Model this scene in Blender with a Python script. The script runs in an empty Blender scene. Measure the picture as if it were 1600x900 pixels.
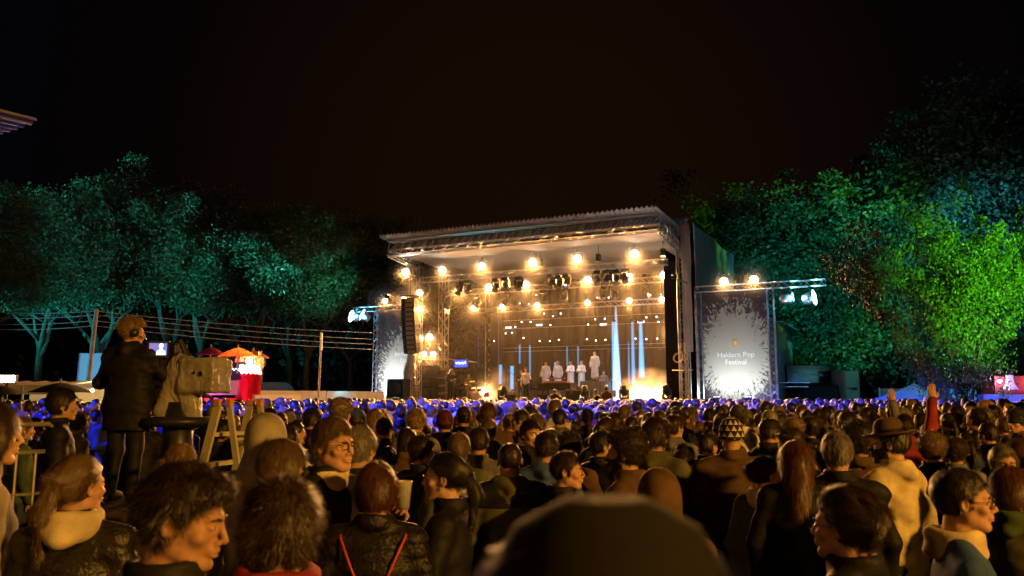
import bpy, bmesh, math, random
import numpy as np
from mathutils import Vector, Matrix, Euler
random.seed(7); RNG=np.random.default_rng(11)
sc=bpy.context.scene; COL=sc.collection
PI=math.pi; R=math.radians
# ---------------------------------------------------------------- camera
F=1244.4; TH=math.atan(170/F); HC=1.95
cd=bpy.data.cameras.new('camera'); cam=bpy.data.objects.new('camera',cd); COL.objects.link(cam)
cd.sensor_width=36; cd.lens=F/1600*36; cd.clip_end=2000; cd.clip_start=.05
cam.location=(0,0,HC); cam.rotation_euler=(PI/2+TH,0,0)
cd.dof.use_dof=True; cd.dof.focus_distance=11.0; cd.dof.aperture_fstop=4.0
sc.camera=cam
# ---------------------------------------------------------------- night sky
w=bpy.data.worlds.new('World'); sc.world=w; w.use_nodes=True
nt=w.node_tree; N=nt.nodes; L=nt.links; N.clear()
out=N.new('ShaderNodeOutputWorld'); add=N.new('ShaderNodeAddShader')
b1=N.new('ShaderNodeBackground'); sky=N.new('ShaderNodeTexSky'); sky.sky_type='NISHITA'; sky.sun_disc=False
sky.sun_elevation=R(-4); sky.sun_rotation=R(200); L.new(sky.outputs[0],b1.inputs[0]); b1.inputs[1].default_value=0.0008
b2=N.new('ShaderNodeBackground'); b2.inputs[1].default_value=1.0
tc=N.new('ShaderNodeTexCoord'); nm=N.new('ShaderNodeVectorMath'); nm.operation='NORMALIZE'; L.new(tc.outputs['Generated'],nm.inputs[0])
dp=N.new('ShaderNodeVectorMath'); dp.operation='DOT_PRODUCT'; dp.inputs[1].default_value=Vector((.03,.97,.24)).normalized()
L.new(nm.outputs[0],dp.inputs[0])
cr=N.new('ShaderNodeValToRGB'); L.new(dp.outputs['Value'],cr.inputs[0])
e=cr.color_ramp.elements; e[0].position=.78; e[0].color=(.0008,.0008,.0019,1); e[1].position=1.0; e[1].color=(.0078,.0031,.0009,1)
x=e.new(.90); x.color=(.0018,.0010,.0010,1)
L.new(cr.outputs[0],b2.inputs[0]); L.new(b1.outputs[0],add.inputs[0]); L.new(b2.outputs[0],add.inputs[1]); L.new(add.outputs[0],out.inputs[0])
# faint moonlight from behind the camera
sd=bpy.data.lights.new('moonlight','SUN'); sd.energy=.0015; sd.angle=R(.5); sd.color=(1,.93,.82)
so=bpy.data.objects.new('moonlight',sd); COL.objects.link(so); so.rotation_euler=(R(50),0,R(-20))
sc.view_settings.view_transform='Standard'; sc.view_settings.look='None'; sc.view_settings.exposure=0; sc.view_settings.gamma=1
cy=sc.cycles; cy.max_bounces=5; cy.diffuse_bounces=2; cy.glossy_bounces=2; cy.transmission_bounces=3; cy.transparent_max_bounces=12; cy.volume_bounces=0
cy.use_denoising=True; cy.sample_clamp_indirect=3; cy.sample_clamp_direct=0; cy.caustics_reflective=False; cy.caustics_refractive=False
cy.use_light_tree=True; cy.volume_step_rate=1.0
# ---------------------------------------------------------------- image <-> place
def ray(px,py):
    v=(450-py)/F; u=(px-800)/F; y=math.cos(TH)-v*math.sin(TH); z=v*math.cos(TH)+math.sin(TH)
    return u/y, z/y
def at(px,py,Y):
    a,b=ray(px,py); return Vector((a*Y,Y,HC+b*Y))
SA=R(26.4); SU=Vector((math.cos(SA),-math.sin(SA),0)); SW=Vector((math.sin(SA),math.cos(SA),0)); SO=Vector((-7.1,45.3,0))
def S(s,t,z): return SO+SU*s+SW*t+Vector((0,0,z))
def onT(px,py,t):
    """where the sight line through a pixel meets the stage plane t; gives (s, z)"""
    a,b=ray(px,py); d=Vector((a,1,b)); o=Vector((0,0,HC))
    k=(t-(o-SO).dot(SW))/d.dot(SW); p=o+d*k
    return (p-SO).dot(SU), p.z
def SP(px,py,t):
    s,z=onT(px,py,t); return S(s,t,z)
# ---------------------------------------------------------------- materials
MATS={}
def mat(name,col=(.5,.5,.5),rough=.6,metal=0.,emit=None,es=1.,var=0.,vs=8.,bump=0.,bs=30.,alpha=1.,trans=0.,sheen=0.,spec=.5,stretch=None,sss=0.):
    if name in MATS: return MATS[name]
    m=bpy.data.materials.new(name); m.use_nodes=True; n=m.node_tree.nodes; l=m.node_tree.links
    p=n['Principled BSDF']; p.inputs['Base Color'].default_value=(*col,1); p.inputs['Roughness'].default_value=rough; p.inputs['Metallic'].default_value=metal
    p.inputs['Alpha'].default_value=alpha; p.inputs['Specular IOR Level'].default_value=spec
    if trans: p.inputs['Transmission Weight'].default_value=trans
    if sss: p.inputs['Subsurface Weight'].default_value=sss; p.inputs['Subsurface Radius'].default_value=(.01,.004,.002)
    if sheen: p.inputs['Sheen Weight'].default_value=sheen
    if emit: p.inputs['Emission Color'].default_value=(*emit,1); p.inputs['Emission Strength'].default_value=es
    if var or bump:
        t=n.new('ShaderNodeTexCoord'); src=t.outputs['Object']
        if stretch:
            mp=n.new('ShaderNodeMapping'); mp.inputs['Scale'].default_value=stretch; l.new(src,mp.inputs[0]); src=mp.outputs[0]
        if var:
            z=n.new('ShaderNodeTexNoise'); z.inputs['Scale'].default_value=vs; z.inputs['Detail'].default_value=4; l.new(src,z.inputs['Vector'])
            c=n.new('ShaderNodeValToRGB'); a=max(0,1-var); b=1+var
            c.color_ramp.elements[0].position=.3; c.color_ramp.elements[0].color=(*[min(1,q*a) for q in col],1)
            c.color_ramp.elements[1].position=.7; c.color_ramp.elements[1].color=(*[min(1,q*b) for q in col],1)
            l.new(z.outputs[0],c.inputs[0]); l.new(c.outputs[0],p.inputs['Base Color'])
        if bump:
            z=n.new('ShaderNodeTexNoise'); z.inputs['Scale'].default_value=bs; z.inputs['Detail'].default_value=3; l.new(src,z.inputs['Vector'])
            q=n.new('ShaderNodeBump'); q.inputs['Strength'].default_value=bump; q.inputs['Distance'].default_value=.02; l.new(z.outputs[0],q.inputs['Height']); l.new(q.outputs[0],p.inputs['Normal'])
    MATS[name]=m; return m
def emis(name,col,s,front=False):
    if name in MATS: return MATS[name]
    m=bpy.data.materials.new(name); m.use_nodes=True; n=m.node_tree.nodes; l=m.node_tree.links; n.clear()
    o=n.new('ShaderNodeOutputMaterial'); e=n.new('ShaderNodeEmission'); e.inputs[0].default_value=(*col,1); e.inputs[1].default_value=s; l.new(e.outputs[0],o.inputs[0]); MATS[name]=m; return m
ALU=mat('aluminium',(.62,.62,.64),.32,.85,var=.12,vs=3)
BLK=mat('black_metal',(.015,.015,.016),.5,.2,var=.3,vs=20)
BLKP=mat('black_paint',(.02,.02,.022),.42,0,var=.25,vs=12)
CLOTHB=mat('black_drape',(.007,.006,.006),.95,var=.4,vs=3,bump=.5,bs=6,stretch=(8,8,.4))
WHT=mat('white_paint',(.75,.75,.74),.5,var=.06,vs=4)
# ---------------------------------------------------------------- mesh builder
class MB:
    def __init__(s): s.v=[]; s.f=[]; s.m=[]; s.k=0
    def add(s,vs,fs,m=0):
        b=len(s.v); s.v+= [tuple(q) for q in vs]; s.f+=[tuple(b+i for i in f) for f in fs]; s.m+=[m]*len(fs); return s
    def box(s,c,d,rot=None,m=0):
        c=Vector(c); M=rot if rot is not None else Matrix.Identity(3)
        if isinstance(rot,(int,float)): M=Matrix.Rotation(rot,3,'Z')
        vs=[c+M@Vector((x*d[0]/2,y*d[1]/2,z*d[2]/2)) for x in(-1,1) for y in(-1,1) for z in(-1,1)]
        return s.add(vs,[(0,1,3,2),(4,6,7,5),(0,4,5,1),(2,3,7,6),(0,2,6,4),(1,5,7,3)],m)
    def tube(s,a,b,r,r2=None,n=6,cap=True,m=0):
        a=Vector(a); b=Vector(b); r2=r if r2 is None else r2; d=(b-a)
        if d.length<1e-6: return s
        d.normalize(); x=d.orthogonal().normalized(); y=d.cross(x); vs=[]
        for p,q in((a,r),(b,r2)):
            for i in range(n):
                t=2*PI*i/n; vs.append(p+x*math.cos(t)*q+y*math.sin(t)*q)
        fs=[(i,(i+1)%n,n+(i+1)%n,n+i) for i in range(n)]
        if cap: fs+=[tuple(range(n-1,-1,-1)),tuple(range(n,2*n))]
        return s.add(vs,fs,m)
    def path(s,pts,r,n=6,m=0):
        """one continuous tube through points; r number or list"""
        pts=[Vector(p) for p in pts]; K=len(pts); rs=r if isinstance(r,(list,tuple)) else [r]*K; vs=[]; x=None
        for i,p in enumerate(pts):
            d=(pts[min(i+1,K-1)]-pts[max(i-1,0)]).normalized()
            x=(d.orthogonal() if x is None else (x-d*x.dot(d))).normalized(); y=d.cross(x)
            for j in range(n):
                t=2*PI*j/n; vs.append(p+x*math.cos(t)*rs[i]+y*math.sin(t)*rs[i])
        fs=[(i*n+j,i*n+(j+1)%n,(i+1)*n+(j+1)%n,(i+1)*n+j) for i in range(K-1) for j in range(n)]
        fs+=[tuple(range(n-1,-1,-1)),tuple((K-1)*n+j for j in range(n))]
        return s.add(vs,fs,m)
    def lathe(s,prof,n=24,c=(0,0,0),M=None,m=0):
        c=Vector(c); M=M or Matrix.Identity(3); vs=[]; K=len(prof)
        for r,z in prof:
            for j in range(n):
                t=2*PI*j/n; vs.append(c+M@Vector((r*math.cos(t),r*math.sin(t),z)))
        fs=[(i*n+j,i*n+(j+1)%n,(i+1)*n+(j+1)%n,(i+1)*n+j) for i in range(K-1) for j in range(n)]
        return s.add(vs,fs,m)
    def grid(s,fn,nu,nv,m=0):
        vs=[fn(i/nu,j/nv) for i in range(nu+1) for j in range(nv+1)]
        return s.add(vs,[(i*(nv+1)+j,(i+1)*(nv+1)+j,(i+1)*(nv+1)+j+1,i*(nv+1)+j+1) for i in range(nu) for j in range(nv)],m)
    def prism(s,pts,h,m=0):
        """pts: list of 3D outline points, extruded by vector h"""
        h=Vector(h); n=len(pts); vs=[Vector(p) for p in pts]+[Vector(p)+h for p in pts]
        return s.add(vs,[tuple(range(n-1,-1,-1)),tuple(range(n,2*n))]+[(i,(i+1)%n,n+(i+1)%n,n+i) for i in range(n)],m)
    def truss(s,a,b,w=.32,up=(0,0,1),r=.028,rd=.015,seg=None,h=None,n=5):
        a=Vector(a); b=Vector(b); d=(b-a); Ln=d.length; d.normalize(); up=Vector(up); sd=d.cross(up).normalized(); up=sd.cross(d).normalized(); h=h or w
        cs=[sd*x*w/2+up*z*h/2 for x,z in((-1,-1),(1,-1),(1,1),(-1,1))]
        for c in cs: s.tube(a+c,b+c,r,n=n)
        K=seg or max(2,round(Ln/(w*1.1)))
        for f in range(4):
            p,q=cs[f],cs[(f+1)%4]
            for i in range(K):
                u=a+d*Ln*i/K; v=a+d*Ln*(i+1)/K
                if (i+f)%2: p1,q1=u+p,v+q
                else: p1,q1=u+q,v+p
                s.tube(p1,q1,rd,n=4,cap=False)
        for c in (0,K):
            u=a+d*Ln*c/K
            for f in range(4): s.tube(u+cs[f],u+cs[(f+1)%4],rd,n=4,cap=False)
        return s
    def build(s,name,mt,parent=None,smooth=False,loc=None):
        me=bpy.data.meshes.new(name); me.from_pydata(s.v,[],s.f); ms=mt if isinstance(mt,(list,tuple)) else [mt]
        for q in ms: me.materials.append(q)
        if len(ms)>1: me.polygons.foreach_set('material_index',s.m)
        if smooth: me.polygons.foreach_set('use_smooth',[True]*len(s.f))
        me.update(); o=bpy.data.objects.new(name,me); COL.objects.link(o)
        if parent: o.parent=parent
        if loc is not None: o.location=loc
        return o
def npmesh(name,V,Fc,mt,parent=None,smooth=True):
    me=bpy.data.meshes.new(name); V=np.asarray(V,dtype=np.float32); Fc=np.asarray(Fc,dtype=np.int32); k=Fc.shape[1]
    me.vertices.add(len(V)); me.vertices.foreach_set('co',V.ravel()); me.loops.add(Fc.size); me.loops.foreach_set('vertex_index',Fc.ravel())
    me.polygons.add(len(Fc)); me.polygons.foreach_set('loop_start',np.arange(0,Fc.size,k,dtype=np.int32)); me.polygons.foreach_set('loop_total',np.full(len(Fc),k,dtype=np.int32))
    ms=mt if isinstance(mt,(list,tuple)) else [mt]
    for q in ms: me.materials.append(q)
    me.polygons.foreach_set('use_smooth',np.full(len(Fc),smooth)); me.update(calc_edges=True)
    if name=='_mesh_only': return me
    o=bpy.data.objects.new(name,me); COL.objects.link(o)
    if parent: o.parent=parent
    return o
def tag(o,label=None,cat=None,group=None,kind=None):
    if label: o['label']=label
    if cat: o['category']=cat
    if group: o['group']=group
    if kind: o['kind']=kind
    return o
def empty(name,loc=(0,0,0),rz=0.,label=None,cat=None,group=None):
    o=bpy.data.objects.new(name,None); COL.objects.link(o); o.location=loc; o.rotation_euler=(0,0,rz); o.empty_display_size=.2
    return tag(o,label,cat,group)
def copy_tree(o,parent=None):
    c=o.copy(); COL.objects.link(c)
    if parent: c.parent=parent
    for ch in o.children: copy_tree(ch,c)
    return c
def light(kind,name,loc,col,watts,parent=None,size=.1,target=None,angle=60,blend=.3,shadow=True):
    d=bpy.data.lights.new(name,kind); d.color=col; d.energy=watts
    if kind=='SPOT': d.spot_size=R(angle); d.spot_blend=blend
    if kind in('SPOT','POINT'): d.shadow_soft_size=size
    o=bpy.data.objects.new(name,d); COL.objects.link(o)
    if parent: o.parent=parent
    o.location=loc
    if target is not None:
        v=Vector(target)-Vector(loc); o.rotation_euler=v.to_track_quat('-Z','Y').to_euler()
    return o
def face_text(body,size,col_mat,name,parent,loc,rot,ext=.004,align='CENTER',font=None):
    cu=bpy.data.curves.new(name,'FONT'); cu.body=body; cu.size=size; cu.extrude=ext; cu.align_x=align; cu.align_y='CENTER'
    o=bpy.data.objects.new(name,cu); COL.objects.link(o); bpy.context.view_layer.update()
    me=bpy.data.meshes.new_from_object(o.evaluated_get(bpy.context.evaluated_depsgraph_get())); bpy.data.objects.remove(o)
    me.materials.clear(); me.materials.append(col_mat); o=bpy.data.objects.new(name,me); COL.objects.link(o)
    if parent: o.parent=parent
    o.location=loc; o.rotation_euler=rot; return o
# ================================================================ SETTING
GRASS=mat('trampled_grass',(.035,.042,.02),.95,var=.6,vs=.8,bump=.6,bs=8)
b=MB(); b.grid(lambda u,v:((u-.5)*600,-40+v*500,0.),30,25); tag(b.build('ground',GRASS),'dark trampled festival meadow under the crowd','ground',kind='structure')
# ================================================================ STAGE (local axes: x along the front, y into depth)
stage=empty('concert_stage',SO,-SA,'large open-air concert stage with corrugated canopy roof, truss towers and a black back curtain','stage')
DK=1.72; W=16.0
DECK=mat('stage_deck',(.05,.045,.045),.35,var=.3,vs=3)
b=MB(); b.box((8,6.5,DK-.1),(17,12,.2)); b.box((8,1.2-.75,DK-.13),(17,.04,.26)); b.build('deck',DECK,stage)
b=MB(); b.grid(lambda u,v:(-.5+17*u,.53+.03*math.sin(u*190),v*(DK-.22)),200,1); b.build('front_skirt',CLOTHB,stage)
# corrugated roof sheet, sloping down to the back
ROOFM=mat('corrugated_steel',(.55,.53,.52),.38,.75,var=.25,vs=1.5)
b=MB(); n=240
def rf(u,v,dz=0): 
    s=.0+16.1*u; t=-1.0+15.0*v; return (s,t,11.02-.03*(t+1)+dz+.055*math.sin(u*2*PI*64)) 
b.grid(lambda u,v: rf(u,v),960,1); b.grid(lambda u,v: rf(u,v,-.03),960,1)
b.build('roof_sheet',ROOFM,stage)
# canopy box truss and rafters
b=MB()
b.truss((0,0,10.15),(W,0,10.15),.34,r=.03); b.tube((0,-.17,10.84),(W,-.17,10.84),.045); b.tube((0,.2,10.84),(W,.2,10.84),.045)
for i in range(33):
    s=W*i/32
    b.tube((s,-.17,10.3),(s+.22,-.17,10.84),.022,n=4)
    if i<32: b.tube((s,.2,10.3),(s+.5,.2,10.84),.018,n=4)
for s in (0,W):
    b.truss((s,.2,10.15),(s,3.0,9.85),.34,r=.03); b.tube((s,0,10.84),(s,3,10.8),.04)
    for k in range(5):
        t=3*k/5; b.tube((s,t,10.25-.1*t),(s,t+.6,10.82-.015*t),.02,n=4); b.tube((s,t,10.25-.1*t),(s,t,10.82-.015*t),.02,n=4)
for i in range(17):
    s=W*i/16; b.tube((s,-.85,10.93),(s,13,10.5),.03,n=4)
b.build('canopy_truss',ALU,stage)
# ceiling tarp under the roof
TARP=mat('ceiling_tarp',(.34,.31,.28),.8,var=.12,vs=.8,bump=.25,bs=2)
b=MB(); b.grid(lambda u,v:(.25+15.5*u,.5+12*v,10.2-.05*(12*v)+.06*math.sin(u*PI*6)*math.sin(v*9)),60,30); b.build('ceiling_tarp',TARP,stage,True)
# fascia tarp behind the canopy truss (dark sheet seen between roof edge and lower truss)
b=MB(); b.grid(lambda u,v:(.1+15.8*u,.36+.02*math.sin(u*70),10.28+.5*v),80,2); b.build('fascia_tarp',mat('fascia_tarp',(.17,.15,.15),.7,var=.3,vs=2),stage)
for (s,t,zt) in ((-.1,3.2,9.85),(-.05,6.2,9.7),(W+.25,3.1,11.1),(W-.4,9.4,10.0),(.5,11.5,9.8),(W-.4,12,9.8)):
    b=MB(); b.truss((s,t,0),(s,t,zt),.46,up=(0,1,0),r=.032,rd=.018)
    b.box((s,t,.04),(.9,.9,.06))
    if zt>11: 
        b.box((s,t,zt+.05),(.7,.6,.12)); b.truss((s-.1,t-.2,zt-.1),(s+.1,t+1.6,zt-.2),.3,r=.025)
    b.build('tower',ALU,stage)
# black masking and back wall
b=MB()
b.grid(lambda u,v:(.4+15.4*u,11.2+.08*math.sin(u*150),DK+8.1*v),260,1)
b.build('back_curtain',CLOTHB,stage)
b=MB(); b.grid(lambda u,v:(W-.75+.05*math.sin(v*60),3.6+7.5*u,DK+8.0*v if True else 0),60,1)
b.grid(lambda u,v:(W-.8+.9*u,3.35,DK+7.3*v),3,4); b.build('wing_drape',CLOTHB,stage)
# right outer wall of pale tarpaulin and the gauze strip beside the tower
WALLT=mat('side_tarp',(.62,.64,.66),.75,var=.18,vs=1.2,bump=.5,bs=1.2)
b=MB(); b.grid(lambda u,v:(W+.75+.08*math.sin(u*11+v*3)*v,3.6+10.4*u,.1+(10.95-.01*10*u)*v),60,12); b.build('side_wall',WALLT,stage,True)
b=MB(); b.grid(lambda u,v:(W+.3+.5*u,2.75+.05*math.sin(v*14+u*4),4.2+6.6*v),6,30); b.build('gauze_strip',mat('gauze',(.5,.46,.42),.8,var=.2,vs=2,alpha=.82,stretch=(1,1,.2)),stage,True)
b=MB(); b.grid(lambda u,v:(-.1-.5*u,2.9+.05*math.sin(v*14+u*4),3.0+6.0*v),6,30); b.build('gauze_strip',MATS['gauze'],stage,True)
# lighting trusses inside, with cross bars and small fittings on the back ones
for (t,z,s0,s1) in ((3.0,8.95,.3,15.5),(6.0,8.5,.6,15.4),(8.7,7.6,1.2,15.2)):
    b=MB(); b.truss((s0,t,z),(s1,t,z),.3,r=.024,rd=.013); b.build('lighting_truss',ALU,stage)
b=MB()
for z in (7.05,6.5,5.2,4.95): b.tube((2,10.6,z),(15.2,10.6,z+.02),.02,n=4)
b.build('back_pipes',mat('dull_pipe',(.25,.25,.26),.4,.7),stage)
# hoists on the front truss
for s in (.4,4.3,8.2,11.7,15.3):
    b=MB(); b.box((s,3.0,9.45),(.24,.24,.42)); b.tube((s,3.0,9.6),(s,3,10.2),.02,n=4); b.build('hoist',BLKP,stage)
def sl(px,py,t):
    s,z=onT(px,py,t); return Vector((s,t,z))
LSTAGE=Matrix.Translation(SO)@Matrix.Rotation(-SA,4,'Z')
# ---------------------------------------------------------------- lit warm lamps
LENS=emis('lit_lens',(1,.74,.38),70); LENSH=emis('hot_lens',(1,.80,.50),110)
WARM=(1,.42,.10)
def lamp_proto(big):
    o=empty('stage_lamp'); r=.15*big
    M=Matrix.Rotation(R(90),3,'X')   # lathe axis z -> -y (towards the audience)
    b=MB(); b.lathe([(0.02,-.34*big),(r*.55,-.32*big),(r*.8,-.18*big),(r,-.06*big),(r*1.05,.0),(r*1.05,.05*big),(r*.94,.05*big),(r*.94,.0)],20,M=M); b.build('housing',BLKP,o,True)
    b=MB(); b.lathe([(r*.93,.0),(r*.8,.03*big),(r*.4,.05*big),(0.001,.055*big)],20,M=M); b.build('lens',LENSH if big>1.2 else LENS,o,True)
    b=MB(); b.path([(r*1.25,.08,0),(r*1.25,.08,r*1.6),(0,.08,r*2.0),(-r*1.25,.08,r*1.6),(-r*1.25,.08,0)],.016,5); b.tube((0,.08,r*2),(0,.08,r*2.7),.025); b.build('yoke',BLK,o)
    return o
PB=lamp_proto(1.3); PS=lamp_proto(1.0); used={}
PLACE={0:'hanging from the front lighting truss under the canopy',1:'hanging from the middle lighting truss',2:'hanging from the rear lighting truss',3:'standing on the stage floor',4:'on top of the banner frame'}
def lamp(px,py,t,big,label,watts,pitch=-12,group='lit warm lamps on the stage'):
    p=SP(px,py,t); src=PB if big else PS
    if src not in used: used[src]=1; o=src
    else: o=copy_tree(src)
    o.location=p; v=Vector((0,0,1.9))-p; rz=math.atan2(v.y,v.x)+PI/2
    o.rotation_euler=(R(-pitch)*0+R(8),0,rz+random.uniform(-.1,.1)); tag(o,label,'stage light',group)
    l=light('SPOT','glow',Vector((0,-.12,0)),WARM,watts,o,.08,Vector((0,-5,-2.2)),118,.8)
    return o
ordn=['leftmost','second from the left','third from the left','fourth from the left','fifth from the left','rightmost']
W1=2000
for i,(px,py) in enumerate([(691,422),(753,416),(832,410),(902,404),(991,397)]):
    lamp(px,py,2.75,True,f"bright warm lamp, {['leftmost','second','middle','fourth','rightmost'][i]} of the five in the topmost row under the canopy",W1*1.3)
for i,(px,py) in enumerate([(717,453),(764,449),(822,445),(918,438),(983,433),(1038,430)]):
    lamp(px,py,5.7,True,f"glowing warm lamp in the second row of stage lights, {ordn[i]}",W1*1.3)
for i,(px,py) in enumerate([(740,481),(785,479),(839,477),(918,473),(983,470),(1034,468)]):
    lamp(px,py,8.4,False,f"smaller warm lamp in the third row, near the back truss, {ordn[i]}",W1*.9)
lamp(1046,518,8.6,False,'single warm lamp low beside the right wing drape, below the third row',W1*.9)
lamp(671,527,4.4,True,'single warm lamp low behind the left front tower',W1*.8)
lamp(655,457,2.9,False,'upper warm lamp on the left front truss tower',W1*.5)
lamp(655,483,2.9,False,'lower warm lamp on the left front truss tower',W1*.5)
lamp(634,425,2.6,True,'warm lamp outside the left tower under the canopy corner',W1*.8)
lamp(755,612,6.0,True,'floor lamp flaring in the smoke left of the singer',W1*1.0)
lamp(1000,611,6.0,True,'floor lamp flaring in the thick smoke at right, left one of two',W1*2.2)
lamp(1036,611,6.0,True,'floor lamp flaring in the thick smoke at right, right one of two',W1*2.0)
lamp(602,470,3.5,False,'small warm lamp on top of the left banner frame',W1*.25)
lamp(631,467,2.9,False,'small warm lamp above the hanging loudspeaker array',W1*.25)
lamp(1131,440,3.5,True,'warm square lamp on the right banner frame, left one of two',W1*.12)
lamp(1178,437,3.5,True,'warm square lamp on the right banner frame, right one of two',W1*.12)
for px in (663,677):
    o=copy_tree(PS); o.location=SP(px,553,5.5); tag(o,f"small white lamp on the side pipe above the amplifier stack, {'left' if px==663 else 'right'} of a pair",'stage light','small white side lamps')
    for ch in o.children:
        if ch.name.startswith('lens'): ch.material_slots[0].link='OBJECT'; ch.material_slots[0].material=emis('white_lens',(.8,.75,1),25)
b=MB(); b.tube(sl(648,560,5.6),sl(700,563,5.6),.04); b.tube(sl(690,560,5.6),sl(745,566,5.6),.035); b.build('side_pipe',ALU,stage)
# ---------------------------------------------------------------- moving heads (unlit, black)
def mh_proto():
    o=empty('moving_head'); b=MB(); b.box((0,0,0),(.34,.3,.16)); b.tube((0,0,.08),(0,0,.22),.03); b.build('base',BLKP,o)
    b=MB(); b.box((-.2,0,-.25),(.06,.16,.42)); b.box((.2,0,-.25),(.06,.16,.42)); b.box((0,0,-.07),(.44,.18,.05)); b.build('yoke',BLKP,o)
    b=MB(); M=Matrix.Rotation(R(150),3,'X'); b.lathe([(.02,-.22),(.12,-.2),(.16,-.05),(.15,.12),(.17,.24),(.16,.26),(.0,.24)],16,c=(0,0,-.36),M=M); b.build('head',BLKP,o,True)
    b=MB(); b.lathe([(.14,.262),(.09,.285),(.001,.295)],16,c=(0,0,-.36),M=M); b.build('lens',mat('unlit_lens',(.25,.3,.4),.08,.6),o,True)
    return o
MH=mh_proto(); first=True
for i,(px,py) in enumerate([(666,430),(718,420),(733,418),(776,416),(790,414),(812,412),(860,412),(872,410),(884,409),(934,405),(948,404),(962,404),(976,420)]):
    o=MH if first else copy_tree(MH); first=False
    s,z=onT(px,py,3.0); o.location=S(s,3.0+random.uniform(-.15,.15),8.62+random.uniform(-.05,.05)); o.rotation_euler=(0,0,-SA+random.uniform(-.6,.6))
    tag(o,'black moving head on the front truss, '+['leftmost of the row','left of the second lamp','just left of the second lamp','right of the second lamp','second right of the second lamp','just left of the middle lamp','left of three before the fourth lamp','middle of three before the fourth lamp','right of three before the fourth lamp','first right of the fourth lamp','second right of the fourth lamp','third right of the fourth lamp','just left of the fifth lamp'][i],'moving head','moving heads on the front truss')
    o.scale=(1.1,1.1,1.1)
for i,px in enumerate([700,745,790,850,880,940,960,1010]):
    o=copy_tree(MH); s,z=onT(px,450,6.0); o.location=S(s,6.0,8.2); o.rotation_euler=(0,0,-SA+random.uniform(-1,1)); tag(o,'black moving head on the second truss behind the front one, '+['leftmost','second from the left','third from the left','fourth from the left','fourth from the right','third from the right','second from the right','rightmost'][i],'moving head','moving heads on the second truss')
for i,(px,py,lb) in enumerate([(785,612,'upright moving head on the deck left of the singer'),(913,612,'upright moving head on the deck beside the riser drape'),(975,613,'upright moving head on the deck between smoke and crouching crew'),(1042,616,'upright moving head on the deck at the right end of the smoke')]):
    o=copy_tree(MH); s,z=onT(px,py,2.3); o.location=S(s,2.3,DK+.1); o.rotation_euler=(PI,0,-SA+.3*i); tag(o,lb,'moving head','moving heads on the deck')
# front light for the musicians, from three of the moving heads on the front truss
for a_,t_,wt in ((812,(822,600,3.2),600),(884,(885,590,7.2),1100),(960,(925,580,7.2),800),(745,(703,600,3.6),120)):
    light('SPOT','front_light',S(onT(a_,412,2.6)[0],2.5,8.3),(.72,.84,1),wt,None,.08,S(onT(*t_)[0],t_[2],DK+1.5),26,.6)
for nm_,p_,t_ in (('canopy_light',S(-.2,.3,7.7),S(5,-.5,10.8)),('canopy_light',S(16.6,.2,7.7),S(11,-.5,10.8))):  # unseen pair of lamps added to brighten the canopy front
    f_=empty('flood_light',p_,-SA,'added unseen white flood light on the '+('left' if t_[0]<0 else 'right')+' tower aimed up at the canopy','flood light'); b=MB(); b.box((0,0,0),(.3,.2,.2)); b.box((0,1.3,0),(.04,2.6,.04)); b.build('housing',BLKP,f_)
    light('SPOT','beam',(0,-.12,.12),(1,.82,.68),420,f_,.1,tuple(Matrix.Rotation(SA,3,'Z')@(Vector(t_)-Vector(p_))),125,.9)
# small pin lamps on the back
PIN=emis('pin_lens',(.80,.84,1),7)
pp=empty('pin_lamp'); M=Matrix.Rotation(R(90),3,'X')
b=MB(); b.lathe([(.02,-.14),(.05,-.12),(.06,.0),(.045,.0)],10,M=M); b.tube((0,.05,.05),(0,.05,.3),.02); b.build('housing',BLK,pp)
b=MB(); b.lathe([(.045,.0),(.001,.015)],10,M=M); b.build('lens',PIN,pp)
first=True
for (px,py) in [(812,474),(826,475),(850,490),(876,490),(933,465),(951,465),(1016,461),(1033,460),(815,503),(829,503),(843,508),(860,508),(930,499),(945,498),(919,507),(1010,496),(1026,495),(818,528),(843,533),(859,533),(873,531),(917,530),(931,532),(946,531),(993,529),(1010,530),(1027,529),(800,520),(790,521),(805,511),(1029,503),(864,494),(838,461),(772,533)]:
    o=pp if first else copy_tree(pp); first=False
    o.location=SP(px,py,10.4); o.rotation_euler=(0,0,-SA); tag(o,'tiny bluish white pin lamp before the black back curtain','pin lamp','pin lamps on the back curtain')
# blind light panels
BP=empty('blinder_light'); b=MB(); b.box((0,0,0),(.5,.1,.18)); b.build('case',BLK,BP); b=MB(); b.box((0,-.06,0),(.44,.02,.12)); b.build('panel',emis('panel_white',(.75,.78,1),2),BP)
for i,(px,py) in enumerate([(943,507),(1002,503),(795,512),(843,508)]):
    o=BP if i==0 else copy_tree(BP); o.location=SP(px,py,9.8); o.rotation_euler=(0,0,-SA)
    tag(o,['white light panel near the middle of the back curtain','white light panel above the blue beams at right','white light panel above the choir at left','white light panel above the first singer in white'][i],'light panel','light panels')
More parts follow.
